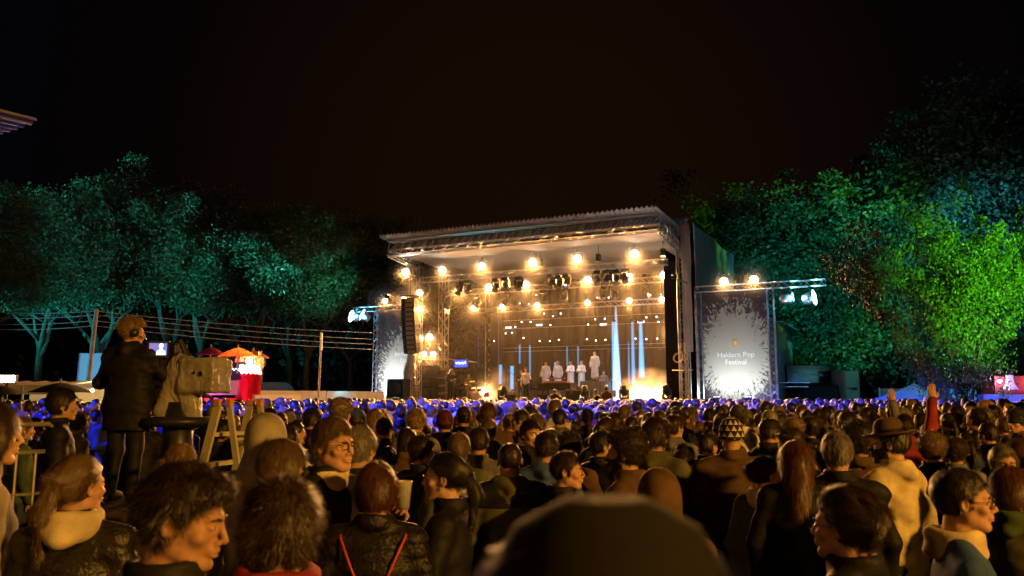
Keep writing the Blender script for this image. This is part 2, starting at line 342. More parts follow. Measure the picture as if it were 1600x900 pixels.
# ---------------------------------------------------------------- blue beams: narrow spots, plus self-glowing volumes standing in for the beams
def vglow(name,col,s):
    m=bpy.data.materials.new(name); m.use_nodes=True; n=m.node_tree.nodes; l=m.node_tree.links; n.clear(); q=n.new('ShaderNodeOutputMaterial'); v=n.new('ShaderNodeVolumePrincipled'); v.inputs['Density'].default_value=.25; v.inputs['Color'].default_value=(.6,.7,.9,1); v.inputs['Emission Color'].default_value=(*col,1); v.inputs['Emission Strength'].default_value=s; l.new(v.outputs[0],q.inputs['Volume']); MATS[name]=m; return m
BEAM_GLOW=vglow('blue_beam_glow',(.12,.42,.85),5.5); BEAM_GLOW_PALE=vglow('pale_beam_glow',(.30,.62,1),5.5)
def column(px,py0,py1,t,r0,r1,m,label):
    s,z1=onT(px,py0,t); z0=max(DK+.02,onT(px,py1,t)[1]); p=S(s,t,z0); o=empty('beam_glow',p,0,label,'light column','glowing volumes standing in for blue beams')
    h=z1-z0; b=MB(); b.lathe([(.001,0),(r1,0),(r0,h),(.001,h)],14); b.build('glow_volume',m,o,True)
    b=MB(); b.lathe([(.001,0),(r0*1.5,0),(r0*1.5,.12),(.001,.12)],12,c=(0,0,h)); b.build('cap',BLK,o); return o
BEAMS=[(962,478,628,8.0,.05,.30,BEAM_GLOW_PALE,'widest tapering blue beam glow, brightest of the group right of the choir'),
 (958,503,620,7.8,.10,.14,BEAM_GLOW,'straight blue beam glow touching the widest one on its left'),
 (982,535,600,9.0,.05,.08,BEAM_GLOW,'thin short blue beam glow right of the widest one'),
 (988,503,600,8.5,.08,.13,BEAM_GLOW,'medium blue beam glow second from the right'),
 (1001,503,590,8.5,.10,.20,BEAM_GLOW,'rightmost blue beam glow under a white light panel'),
 (812,539,568,9.0,.07,.07,BEAM_GLOW,'short thin blue beam glow above the singer, left of a pair'),
 (828,539,585,9.0,.07,.07,BEAM_GLOW,'short thin blue beam glow above the singer, right of a pair'),
 (886,541,572,9.5,.06,.06,BEAM_GLOW,'short thin blue beam glow behind the choir, left of a pair'),
 (903,541,572,9.5,.06,.06,BEAM_GLOW,'short thin blue beam glow behind the choir, right of a pair'),
 (800,572,608,7.5,.13,.13,BEAM_GLOW,'thick low blue beam glow immediately left of the singer'),
 (782,570,600,8.5,.12,.12,BEAM_GLOW,'dim thick low blue beam glow further left of the singer'),
 (868,566,600,9.2,.10,.10,BEAM_GLOW,'low blue beam glow behind the second singer in white'),
 (748,483,575,9.8,.04,.05,vglow('dim_beam_glow',(.25,.30,.6),1.6),'dim tall beam glow at far left below a warm lamp'),
 (779,485,572,9.8,.04,.05,MATS['dim_beam_glow'],'dim tall beam glow left of the singer below a warm lamp')]
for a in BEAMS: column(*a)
for px in (950,895,820): 
    light('SPOT','blue_wash',SP(px,450,7.5),(.2,.5,1),420,None,.1,SP(px,625,7.9),28,.5)
# ---------------------------------------------------------------- smoke
def smoke(name,label,c,d,dens,scale,rz,thr=.45,col=(.9,.88,.86),edge=True):
    b=MB(); b.box((0,0,0),d); o=b.build(name,None or MATS.get('_')or bpy.data.materials.new(name)); m=o.data.materials[0]; m.use_nodes=True; n=m.node_tree.nodes; l=m.node_tree.links; n.clear()
    o.location=c; o.rotation_euler=(0,0,rz); tag(o,label,'smoke',kind='stuff')
    q=n.new('ShaderNodeOutputMaterial'); v=n.new('ShaderNodeVolumePrincipled'); v.inputs['Color'].default_value=(*col,1); v.inputs['Density'].default_value=dens; v.inputs['Anisotropy'].default_value=.35; l.new(v.outputs[0],q.inputs['Volume'])
    if edge:
        t=n.new('ShaderNodeTexCoord'); z=n.new('ShaderNodeTexNoise'); z.inputs['Scale'].default_value=scale; z.inputs['Detail'].default_value=4; l.new(t.outputs['Object'],z.inputs['Vector'])
        r=n.new('ShaderNodeMapRange'); r.inputs[1].default_value=thr; r.inputs[2].default_value=thr+.22; l.new(z.outputs[0],r.inputs[0])
        # fade to nothing towards the hull of the box (generated coords)
        sp=n.new('ShaderNodeVectorMath'); sp.operation='SUBTRACT'; sp.inputs[1].default_value=(.5,.5,.25); l.new(t.outputs['Generated'],sp.inputs[0])
        s2=n.new('ShaderNodeVectorMath'); s2.operation='MULTIPLY'; s2.inputs[1].default_value=(2,2,1.35); l.new(sp.outputs[0],s2.inputs[0])
        ln=n.new('ShaderNodeVectorMath'); ln.operation='LENGTH'; l.new(s2.outputs[0],ln.inputs[0])
        r2=n.new('ShaderNodeMapRange'); r2.inputs[1].default_value=1.0; r2.inputs[2].default_value=.35; l.new(ln.outputs['Value'],r2.inputs[0])
        mu=n.new('ShaderNodeMath'); mu.operation='MULTIPLY'; l.new(r.outputs[0],mu.inputs[0]); l.new(r2.outputs[0],mu.inputs[1])
        m2=n.new('ShaderNodeMath'); m2.operation='MULTIPLY'; m2.inputs[1].default_value=dens; l.new(mu.outputs[0],m2.inputs[0]); l.new(m2.outputs[0],v.inputs['Density'])
    return o
p=S(7.9,6.0,6.0)
def glow(name,rad,dens,flt):  # scattering spheres added around the lamps to imitate a lens halo
    b=MB()
    for o in list(COL.objects):
        if o.name.startswith('stage_lamp') and flt(o): b.lathe([(.0001,-rad)]+[(rad*math.cos(a),rad*math.sin(a)) for a in np.linspace(-PI/2+.2,PI/2-.2,9)]+[(.0001,rad)],16,c=o.location)
    m=bpy.data.materials.new(name); o=b.build(name,m,None,True); m.use_nodes=True; n=m.node_tree.nodes; l=m.node_tree.links; n.clear(); q=n.new('ShaderNodeOutputMaterial'); v=n.new('ShaderNodeVolumePrincipled'); v.inputs['Color'].default_value=(.9,.9,.9,1); v.inputs['Density'].default_value=dens; v.inputs['Anisotropy'].default_value=0; l.new(v.outputs[0],q.inputs['Volume'])
    return tag(o,'wisps of lit haze hanging close around the warm lamps','haze',kind='stuff')
glow('lamp_halo',.30,.34,lambda o:True); glow('lamp_halo',.52,.14,lambda o:True); glow('lamp_halo',.80,.05,lambda o:True); glow('lamp_halo',1.2,.018,lambda o:True)
smoke('stage_haze','thin haze filling the stage and glowing around its lamps',S(7.6,6.35,DK+4.05),(15.2,8.9,8.0),.004,1,-SA,edge=False)
s,_=onT(765,600,5.5); smoke('smoke_cloud','brown lit smoke drifting above the floor lamp left of the singer',S(s+.3,5.6,DK+1.1),(3.6,2.0,2.1),.55,1.1,-SA,.40)
s,_=onT(1010,600,5.0); smoke('smoke_cloud','thick bright smoke around the two floor lamps at right',S(s-.1,5.3,DK+1.0),(4.2,2.0,1.9),.9,.9,-SA,.36)
# ---------------------------------------------------------------- banners
def splat_mat(name,cx,cz,flip):
    m=bpy.data.materials.new(name); m.use_nodes=True; n=m.node_tree.nodes; l=m.node_tree.links; p=n['Principled BSDF']; p.inputs['Roughness'].default_value=.75
    t=n.new('ShaderNodeTexCoord'); 
    def M(op,a,b_=None,clamp=False):
        q=n.new('ShaderNodeMath'); q.operation=op; q.use_clamp=clamp
        for i,x in enumerate((a,b_)):
            if x is None: continue
            if isinstance(x,(int,float)): q.inputs[i].default_value=x
            else: l.new(x,q.inputs[i])
        return q.outputs[0]
    sx=n.new('ShaderNodeSeparateXYZ'); l.new(t.outputs['Object'],sx.inputs[0])
    dx=M('SUBTRACT',sx.outputs[0],cx); dz=M('SUBTRACT',sx.outputs[2],cz)
    r=M('SQRT',M('ADD',M('MULTIPLY',dx,dx),M('MULTIPLY',M('MULTIPLY',dz,dz),.55)))
    ang=M('ARCTAN2',dz,dx)
    # polar coordinates make the droplets streak outward
    cb=n.new('ShaderNodeCombineXYZ'); l.new(M('MULTIPLY',ang,5.0),cb.inputs[0]); l.new(M('MULTIPLY',r,.8),cb.inputs[1])
    def thresh(node,rad,mul,off):
        return M('GREATER_THAN',node,M('ADD',M('MULTIPLY',rad,mul),off))
    z=n.new('ShaderNodeTexNoise'); z.inputs['Scale'].default_value=3.4; z.inputs['Detail'].default_value=7; z.inputs['Roughness'].default_value=.72; l.new(cb.outputs[0],z.inputs['Vector'])
    body=thresh(z.outputs[0],r,.14,.27)
    z2=n.new('ShaderNodeTexNoise'); z2.inputs['Scale'].default_value=5.0; z2.inputs['Detail'].default_value=8; z2.inputs['Roughness'].default_value=.8; l.new(t.outputs['Object'],z2.inputs['Vector'])
    body2=thresh(z2.outputs[0],r,.17,.26)
    vo=n.new('ShaderNodeTexVoronoi'); vo.inputs['Scale'].default_value=4.5; l.new(t.outputs['Object'],vo.inputs['Vector'])
    vr=n.new('ShaderNodeSeparateColor'); l.new(vo.outputs['Color'],vr.inputs[0])
    drop=M('LESS_THAN',vo.outputs['Distance'],M('MULTIPLY',M('MULTIPLY',vr.outputs[0],.34),M('SUBTRACT',1.15,M('MULTIPLY',r,.28),True)))
    vo2=n.new('ShaderNodeTexVoronoi'); vo2.inputs['Scale'].default_value=16; l.new(t.outputs['Object'],vo2.inputs['Vector'])
    vr2=n.new('ShaderNodeSeparateColor'); l.new(vo2.outputs['Color'],vr2.inputs[0])
    drop2=M('LESS_THAN',vo2.outputs['Distance'],M('MULTIPLY',M('MULTIPLY',vr2.outputs[1],.42),M('SUBTRACT',1.25,M('MULTIPLY',r,.30),True)))
    a=M('MAXIMUM',M('MAXIMUM',body,body2),M('MAXIMUM',drop,drop2))
    mx=n.new('ShaderNodeMix'); mx.data_type='RGBA'; l.new(a,mx.inputs[0]); mx.inputs[6].default_value=(.06,.052,.062,1); mx.inputs[7].default_value=(.42,.45,.39,1); l.new(mx.outputs[2],p.inputs['Base Color'])
    return m
def banner(px0,px1,pytop,side):
    s0,z=onT(px0,pytop,3.5); s1,_=onT(px1,pytop,3.5); zt=7.45
    root=empty('banner_frame',S(s0,3.5,0),-SA,f"{'right' if side>0 else 'left'} banner in truss frame, dark with pale paint splatter"+(' and full lettering' if side>0 else ' behind speakers'),'banner','banners beside the stage'); Wd=s1-s0
    b=MB()
    b.truss((0,0,0),(0,0,zt-.2),.3,up=(0,1,0),r=.027,rd=.015); b.truss((Wd,0,0),(Wd,0,zt-.2),.3,up=(0,1,0),r=.027,rd=.015)
    a0,a1=((-.15,Wd+2.6) if side>0 else (-1.75,Wd+.15)); b.truss((a0,0,zt),(a1,0,zt),.3,r=.027,rd=.015)
    for xx in (0,Wd): b.box((xx,0,.03),(.9,.9,.05)); 
    b.build('truss_frame',ALU,root)
    b=MB(); b.grid(lambda u,v:(.17+(Wd-.34)*u,-.05+.012*math.sin(u*20+v*5),.9+(zt-.17-.9)*v),30,30); b.grid(lambda u,v:(.17+(Wd-.34)*u,-.02,.9+(zt-.17-.9)*v),1,1)
    b.build('cloth',splat_mat('splatter_banner_'+('b' if side>0 else 'a'),Wd*.5 if side>0 else Wd*.75,4.1 if side>0 else 3.4,0),root,True)
    TXT=emis('x',(1,1,1),1) if False else mat('white_print',(.93,.95,.98),.6); OR=mat('orange_print',(.85,.42,.06),.6)
    cx=Wd*.50; zc=3.84 if side>0 else 4.35
    if side<0: cx=Wd*.80
    b=MB(); b.prism([(cx-.13,-.075,zc+.95),(cx+.13,-.075,zc+.95),(cx+.13,-.075,zc+.7),(cx,-.075,zc+.6),(cx-.13,-.075,zc+.7)],(0,.01,0)); b.build('crest',OR,root)
    b=MB(); b.box((cx-.03,-.082,zc+.8),(.03,.01,.2)); b.box((cx+.04,-.082,zc+.8),(.03,.01,.2)); b.build('crest_mark',mat('cream_print',(.9,.8,.6),.6),root)
    face_text('Haldern Pop',.36,TXT,'lettering',root,(cx,-.08,zc+.2),(PI/2,0,0),.005); face_text('Festival',.36,TXT,'lettering',root,(cx,-.08,zc-.17),(PI/2,0,0),.005)
    return root,Wd,zt
BR=banner(1091,1203,450,1); BL=banner(590,652,482,-1)
# uplights below the banners
def uplight(root,x,y,watts,col,label):
    p=(Matrix.Translation(root.location)@Matrix.Rotation(-SA,4,'Z'))@Vector((x,y,DK+.0))
    o=empty('flood_light',p,-SA,label,'flood light','uplights below the banners')
    b=MB(); b.box((0,0,.12),(.34,.2,.2)); b.tube((-.2,0,.1),(-.2,0,-.05),.02); b.tube((.2,0,.1),(.2,0,-.05),.02); b.build('body',BLKP,o)
    b=MB(); b.box((0,0,.225),(.28,.14,.006)); b.build('lens',emis('uplight_lens',(.75,.8,1),12),o)
    b=MB(); b.box((0,0,-.9),(.7,.5,1.7)); b.build('stand',BLKP,o)
    light('SPOT','beam',(0,0,.26),col,watts,o,.08,(0,1.0,1.15),140,1.)
uplight(BR[0],BR[1]*.30,-1.5,300,(.95,.95,1),'white uplight at the foot of the right banner, left one')
uplight(BR[0],BR[1]*.72,-1.5,300,(.95,.95,1),'white uplight at the foot of the right banner, right one')
uplight(BL[0],BL[1]*.40,-1.3,900,(.95,.96,1),'white uplight at the foot of the left banner')
# cyan floods on the banner arms
CY=(.12,.62,1)
def flood(px,py,label,tgt,watts,col,ang=75):
    p=SP(px,py,3.5); o=empty('flood_light',p,0,label,'flood light','cyan flood lights on the banner arms')
    v=(Vector(tgt)-p).normalized(); q=(v+Vector((0,-.95,-.1))).normalized().to_track_quat('Z','Y').to_matrix()
    b=MB(); b.lathe([(.07,-.38),(.24,-.32),(.30,-.05),(.40,.2),(.38,.2)],18,M=q); b.build('housing',mat('silver_housing',(.5,.52,.55),.3,.8),o,True)
    b=MB(); b.lathe([(.37,.19),(.16,.25),(.001,.27)],18,M=q); b.build('lens',emis('cyan_lens',(.30,.78,1),26),o,True)
    b=MB(); b.tube((0,0,.1),(0,0,.5),.03); b.path([(-.3,0,0),(-.3,0,.25),(0,0,.35),(.3,0,.25),(.3,0,0)],.02,5); b.build('bracket',BLK,o)
    light('SPOT','beam',v*.55,col,watts,o,.15,v*5,ang,.6); light('POINT','spill',Vector((0,-.45,-.1)),CY,90,o,.1)
    return o
TEAL=(.03,.75,.62)
flood(1231,465,'cyan flood light under the right banner arm, left one of two',(30,62,12),10000,(.02,.42,.52))
flood(1266,466,'cyan flood light under the right banner arm, right one of two',(48,48,16),22000,(.02,.25,.62),50)
flood(553,495,'cyan flood light under the left banner arm, left one of two',(-45,62,18),20000,(.02,.48,.58),50)
flood(570,494,'cyan flood light under the left banner arm, right one of two',(-28,74,20),5000,(.02,.52,.44),50)
# ================================================================ TREES
BARK=mat('bark',(.09,.08,.06),.9,var=.4,vs=5,bump=.6,bs=12,stretch=(1,1,.3))
def leafmat(name,c1,c2):
    m=mat(name,c1,.55,var=0,bump=0); n=m.node_tree.nodes; l=m.node_tree.links; p=n['Principled BSDF']
    g=n.new('ShaderNodeNewGeometry'); c=n.new('ShaderNodeValToRGB'); l.new(g.outputs['Random Per Island'],c.inputs[0])
    c.color_ramp.elements[0].color=(*c1,1); c.color_ramp.elements[1].color=(*c2,1); l.new(c.outputs[0],p.inputs['Base Color'])
    p.inputs['Subsurface Weight'].default_value=0; return m
LEAF=leafmat('oak_leaves',(.035,.060,.018),(.12,.15,.05)); 
def tree_mesh(seed,h=16,crown_r=5,trunk_h=5,nleaf=16000,leaf=.19,low=.28):
    rg=np.random.default_rng(seed); rn=random.Random(seed)
    b=MB(); tips=[]
    def limb(p,d,ln,r,lev):
        pts=[p]; rs=[r]; q=p.copy(); dd=d.copy()
        K=5
        for i in range(K):
            dd=(dd+Vector((rn.uniform(-.22,.22),rn.uniform(-.22,.22),rn.uniform(-.05,.16)))*(1 if lev else .25)).normalized(); q=q+dd*ln/K; pts.append(q.copy()); rs.append(r*(1-.72*(i+1)/K))
            if lev<3 and i>=(2 if lev==0 else 1):
                for _ in range(2 if lev<2 else 1):
                    a=rn.uniform(0,2*PI); ax=Vector((math.cos(a),math.sin(a),rn.uniform(.0,.7))); nd=(dd*.55+ax*.85).normalized()
                    limb(q.copy(),nd,ln*rn.uniform(.42,.66),rs[-1]*.62,lev+1)
        b.path(pts,rs,7 if lev<2 else 4)
        tips.append(q.copy()); 
        if lev>=2: tips.append(pts[3].copy())
    # trunk splits into several leaders
    base=Vector((0,0,0)); b.path([(0,0,0),(0.05,.03,trunk_h*.3),(.1,0,trunk_h*.7),(.12,.05,trunk_h)],[.42,.30,.25,.22],9)
    for i in range(rn.randint(4,5)):
        a=2*PI*i/4.5+rn.uniform(-.4,.4); lean=rn.uniform(.25,.85)
        limb(Vector((.1,.03,trunk_h*rn.uniform(.75,1))),Vector((math.cos(a)*lean,math.sin(a)*lean,1)).normalized(),(h-trunk_h)*rn.uniform(.7,.95),.17,1)
    T=np.array([tuple(t) for t in tips]); T=T[(T[:,2]>trunk_h*.8)]
    if low<0: T=np.concatenate([T,np.stack([rg.uniform(-3.8,3.8,46),rg.uniform(-3.8,3.8,46),rg.uniform(3.2,7.5,46)],1)])
    per=max(4,nleaf//len(T)); C=[]
    sig=rg.uniform(.3,1.0,len(T))
    C=np.repeat(T,per,axis=0)+np.clip(rg.normal(0,1,(len(T)*per,3)),-1.7,1.7)*np.repeat(sig,per)[:,None]*np.array([1,1,.65])
    n=len(C); d1=rg.normal(size=(n,3)); d1/=np.linalg.norm(d1,axis=1)[:,None]; d2=np.cross(d1,rg.normal(size=(n,3))); d2/=np.linalg.norm(d2,axis=1)[:,None]
    s=(leaf*rg.uniform(.6,1.4,n))[:,None]
    V=np.stack([C-d1*s,C+d2*s*.55,C+d1*s,C-d2*s*.55],1).reshape(-1,3); Fc=np.arange(4*n).reshape(-1,4)
    return b,V,Fc
ZMAX={}
def tree_proto(seed,label,**k):
    b,V,Fc=tree_mesh(seed,**k); o=empty('oak_tree'); ZMAX[seed]=float(np.percentile(V[:,2],99.3)); b.build('trunk',BARK,o,True); npmesh('crown',V,Fc,LEAF,o,False); return o
TP=[tree_proto(s,'',h=h,trunk_h=t,nleaf=n,leaf=l,low=-1 if s==13 else .3) for s,h,t,n,l in ((3,17,6.8,62000,.108),(5,16,7.2,56000,.105),(8,17,6.2,66000,.108),(13,14,1.6,60000,.13))]
tused=set()
def place_tree(px,Y,h,k,label,grp,rz=None):
    a,_=ray(px,600); o=TP[k] if k not in tused else copy_tree(TP[k]); tused.add(k); sca=h/[ZMAX[q] for q in (3,5,8,13)][k]
    o.location=(a*Y,Y,0); o.scale=(sca*1.12,sca*1.12,sca); o.rotation_euler=(0,0,random.uniform(0,6.28) if rz is None else rz); tag(o,label,'tree',grp); return o
GL='tall trees lit teal behind the left field'
for i,(px,Y,h,k,lb) in enumerate([(-30,50,15,0,'broad bright teal-lit tree cut by the left picture edge'),(60,58,15.5,1,'teal-lit tree second from the left edge, above the power lines'),(150,60,17.5,2,'tall teal-lit tree above the leaning power pole'),
 (262,62,18.5,0,'tall tree with a pale forked trunk behind the camera operator'),(310,70,19.5,1,'darker tall tree behind the television camera'),(388,62,16.5,2,'tree with a pale Y-shaped trunk above the orange umbrellas'),(450,72,19,0,'dark tall tree between the umbrellas and the second pole'),
 (478,60,15,1,'tree with thin forked trunk left of the second pole'),(545,64,16,2,'dark green tree nearest the left banner arm'),(600,68,17,0,'dark green tree behind the left banner'),(655,70,15,1,'dark tree seen between the left stage towers')]):
    place_tree(px,Y,h,k,lb,GL)
GR='tall trees lit green behind the right field'
for i,(px,Y,h,k,lb) in enumerate([(1165,66,16,3,'teal-edged tree directly right of the stage wall'),(1225,60,17,3,'dark green tree above the right banner arm'),(1300,56,16,3,'green tree above the black truck'),(1385,54,17,3,'very tall dark tree above the green door'),
 (1460,50,18,3,'very tall bluish tree above the white party tent'),(1540,50,18.5,3,'very tall blue-green tree near the right edge'),(1650,46,19,2,'huge tree cut by the right picture edge')]):
    place_tree(px,Y,h,k,lb,GR)
o=place_tree(1505,33,9.8,3,'nearer tree at right with vivid green leaves hanging low','near green tree',1.0); o.scale=(o.scale[0]*.64,o.scale[1]*.64,o.scale[2])
# trunks of the wood standing in the dark behind: undergrowth mass
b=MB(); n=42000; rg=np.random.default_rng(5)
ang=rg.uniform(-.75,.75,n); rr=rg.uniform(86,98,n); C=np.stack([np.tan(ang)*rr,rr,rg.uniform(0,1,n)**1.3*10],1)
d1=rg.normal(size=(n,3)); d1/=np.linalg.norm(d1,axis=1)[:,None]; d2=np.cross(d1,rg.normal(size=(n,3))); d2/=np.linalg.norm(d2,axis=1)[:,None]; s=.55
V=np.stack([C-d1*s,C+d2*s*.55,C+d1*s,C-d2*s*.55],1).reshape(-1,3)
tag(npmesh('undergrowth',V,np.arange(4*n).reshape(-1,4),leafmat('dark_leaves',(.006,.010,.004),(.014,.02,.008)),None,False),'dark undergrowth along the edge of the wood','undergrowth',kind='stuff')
# light fixtures on the ground that wash the trees
def ground_flood(loc,tgt,col,watts,label,ang=80,lens=(.2,.8,1),es=20,size=.2):
    o=empty('flood_light',loc,0,label,'flood light'); v=(Vector(tgt)-Vector(loc)).normalized(); q=v.to_track_quat('Z','Y').to_matrix()
    b=MB(); b.box((0,0,0),(.6,.42,.25),q); b.tube((0,0,-.1),(0,0,-.6),.05); b.build('housing',BLKP,o)
    b=MB(); b.box(v*.135,(.52,.34,.02),q); b.build('lens',emis('flood_lens_%d'%(int(lens[0]*100)*7+int(lens[1]*100)),lens,es),o)
    light('SPOT','beam',v*.25,col,watts,o,size,v*6,ang,.7); return o
ground_flood((-52,34,3),(-40,56,17),(.02,.52,.58),210000,'teal flood light beyond the left picture edge aimed at the trees',62)
ground_flood((20.5,14,3.0),(19.3,33,6.8),(.16,.85,.03),70000,'green flood light beyond the right picture edge aimed at the near tree',25,lens=(.3,1,.2))
p=at(1518,599,50); ground_flood(p,(40,58,20),(.04,.40,.55),22000,'cyan flood light shining above the white wall at far right',70,es=30)
p=at(1500,600,52); ground_flood(p,(30,60,18),(.04,.55,.40),12000,'small cyan flood light left of the brighter one above the wall',80,es=6)
ground_flood((-34,30,1.2),(-18,34,5.0),(.02,.55,.60),9000,'teal flood light beyond the left picture edge aimed at the power pole',22)
# ================================================================ PEOPLE (signed-distance figures meshed by surface nets)
def vn(P,s,seed):
    """smooth value noise, -1..1"""
    rg=np.random.default_rng(seed); T=rg.uniform(-1,1,(32,32,32)).astype(np.float32)
    Q=P*np.asarray(s,dtype=np.float32)+seed*.37; I=np.floor(Q).astype(int); f=Q-I; f=f*f*(3-2*f); I&=31; J=(I+1)&31
    x0,y0,z0=I.T; x1,y1,z1=J.T; a,b_,c=f.T
    return ((T[x0,y0,z0]*(1-a)+T[x1,y0,z0]*a)*(1-b_)+(T[x0,y1,z0]*(1-a)+T[x1,y1,z0]*a)*b_)*(1-c)+((T[x0,y0,z1]*(1-a)+T[x1,y0,z1]*a)*(1-b_)+(T[x0,y1,z1]*(1-a)+T[x1,y1,z1]*a)*b_)*c
def ell(P,c,r):
    q=P-np.asarray(c,dtype=np.float32); r=np.asarray(r,dtype=np.float32); k=np.sqrt(((q/r)**2).sum(1)); k2=np.sqrt(((q/r**2)**2).sum(1))+1e-6
    return k*(k-1)/k2
def cap(P,a,b_,ra,rb=None):
    rb=ra if rb is None else rb; a=np.asarray(a,dtype=np.float32); b_=np.asarray(b_,dtype=np.float32); pa=P-a; ba=b_-a
    h=np.clip((pa@ba)/max(1e-9,float(ba@ba)),0,1); return np.sqrt(((pa-h[:,None]*ba)**2).sum(1))-(ra+(rb-ra)*h)
def smin(a,b_,k=.02):
    h=np.clip(.5+.5*(b_-a)/k,0,1); return b_*(1-h)+a*h-k*h*(1-h)
def smax(a,b_,k=.01): return -smin(-a,-b_,k)
def nets(f,lo,hi,h):
    lo=np.array(lo,float); n=[int(math.ceil((hi[i]-lo[i])/h))+1 for i in range(3)]
    ax=[(lo[i]+h*np.arange(n[i])).astype(np.float32) for i in range(3)]
    G=np.stack(np.meshgrid(*ax,indexing='ij'),-1).reshape(-1,3); D=np.asarray(f(G),dtype=np.float32).reshape(n)
    ins=D<0; c=np.zeros([q-1 for q in n],np.int32)
    sl=[slice(0,-1),slice(1,None)]
    for i in(0,1):
        for j in(0,1):
            for k in(0,1): c+=ins[sl[i],sl[j],sl[k]]
    act=(c>0)&(c<8); idx=-np.ones(c.shape,np.int64); ii=np.argwhere(act); idx[act]=np.arange(len(ii))
    acc=np.zeros((len(ii),3)); cnt=np.zeros(len(ii)); i0,j0,k0=ii.T
    for axis in range(3):
        for a in(0,1):
            for b_ in(0,1):
                o=[0,0,0]; u,v=[q for q in range(3) if q!=axis]; o[u]=a; o[v]=b_; p=[0,0,0]; p[:]=o; p[axis]=1
                d0=D[i0+o[0],j0+o[1],k0+o[2]]; d1=D[i0+p[0],j0+p[1],k0+p[2]]; m=(d0<0)!=(d1<0); t=np.where(m,d0/(d0-d1+1e-12),0)
                for q in range(3): acc[:,q]+=np.where(m,o[q]+(t if q==axis else 0),0)
                cnt+=m
    V=(ii+acc/cnt[:,None])*h+lo; Q=[]
    for axis in range(3):
        u,v=[(1,2),(2,0),(0,1)][axis]; s0=[slice(None)]*3; s1=[slice(None)]*3; s0[axis]=slice(0,-1); s1[axis]=slice(1,None)
        A=ins[tuple(s0)]; B=ins[tuple(s1)]; e=np.argwhere(A!=B); e=e[(e[:,u]>0)&(e[:,v]>0)&(e[:,u]<n[u]-1)&(e[:,v]<n[v]-1)]
        if not len(e): continue
        fl=A[tuple(e.T)]
        def cc(du,dv):
            t=e.copy(); t[:,u]-=du; t[:,v]-=dv; return idx[tuple(t.T)]
        q=np.stack([cc(1,1),cc(0,1),cc(0,0),cc(1,0)],1); q[~fl]=q[~fl][:,::-1]; Q.append(q)
    return V,np.concatenate(Q)
def rotz(a): c,s=math.cos(a),math.sin(a); return np.array([[c,-s,0],[s,c,0],[0,0,1]])
def rotx(a): c,s=math.cos(a),math.sin(a); return np.array([[1,0,0],[0,c,-s],[0,s,c]])
# ---- head, local frame: origin between the ears, +y = face, crown z=.115, chin z=-.12
def head_sdf(P,o):
    m=o.get('face',1.); w_=o.get('wide',1.)
    P=P/np.array([w_,1,1],dtype=np.float32)
    X=np.abs(P[:,0]); A=np.stack([X,P[:,1],P[:,2]],1)
    d=ell(P,(0,-.014,.030),(.074,.094,.086)); d=smin(d,ell(P,(0,.022,-.028),(.058,.066,.082)),.03)
    d=smin(d,cap(A,(.046,.005,-.062),(.020,.066,-.098),.020,.018),.028)      # jaw line
    d=smin(d,ell(P,(0,.076,-.098),(.020,.016,.018)),.016)                    # chin
    d=smin(d,cap(A,(.006,.083,.022),(.040,.070,.020),.010,.008),.014)        # brow
    d=smin(d,ell(A,(.044,.058,-.026),(.020,.018,.018)),.020)                 # cheekbone
    d=smax(d,-ell(A,(.031,.098,.002),(.018,.018,.011)),.012)                 # eye sockets
    d=smin(d,ell(A,(.031,.0745,.001),(.0155,.011,.0095)),.004)               # lids and eyeball
    d=smin(d,cap(P,(0,.088,.012),(0,.110,-.030),.0065,.010),.010)            # nose
    d=smin(d,ell(A,(.011,.096,-.037),(.0085,.010,.0075)),.006)
    d=smin(d,ell(P,(0,.084,-.058),(.026,.016,.020)),.012)                    # muzzle
    d=smin(d,ell(P,(0,.0975,-.0585),(.021,.006,.0042)),.004); d=smin(d,ell(P,(0,.0955,-.0700),(.018,.0065,.0048)),.004)
    d=smax(d,-ell(P,(0,.106,-.0645),(.024,.009,.0012)),.003)
    d=smin(d,cap(P,(0,-.022,-.06),(0,-.036,-.20),.054*m,.062*m),.02)         # neck
    e=ell(A-np.array([.079,-.012,-.008],dtype=np.float32),(0,0,0),(.009,.018,.030)); e=smax(e,-ell(A,(.088,-.006,-.006),(.008,.010,.018)),.005)
    d=smin(d,e,.008)
    return d*1.0
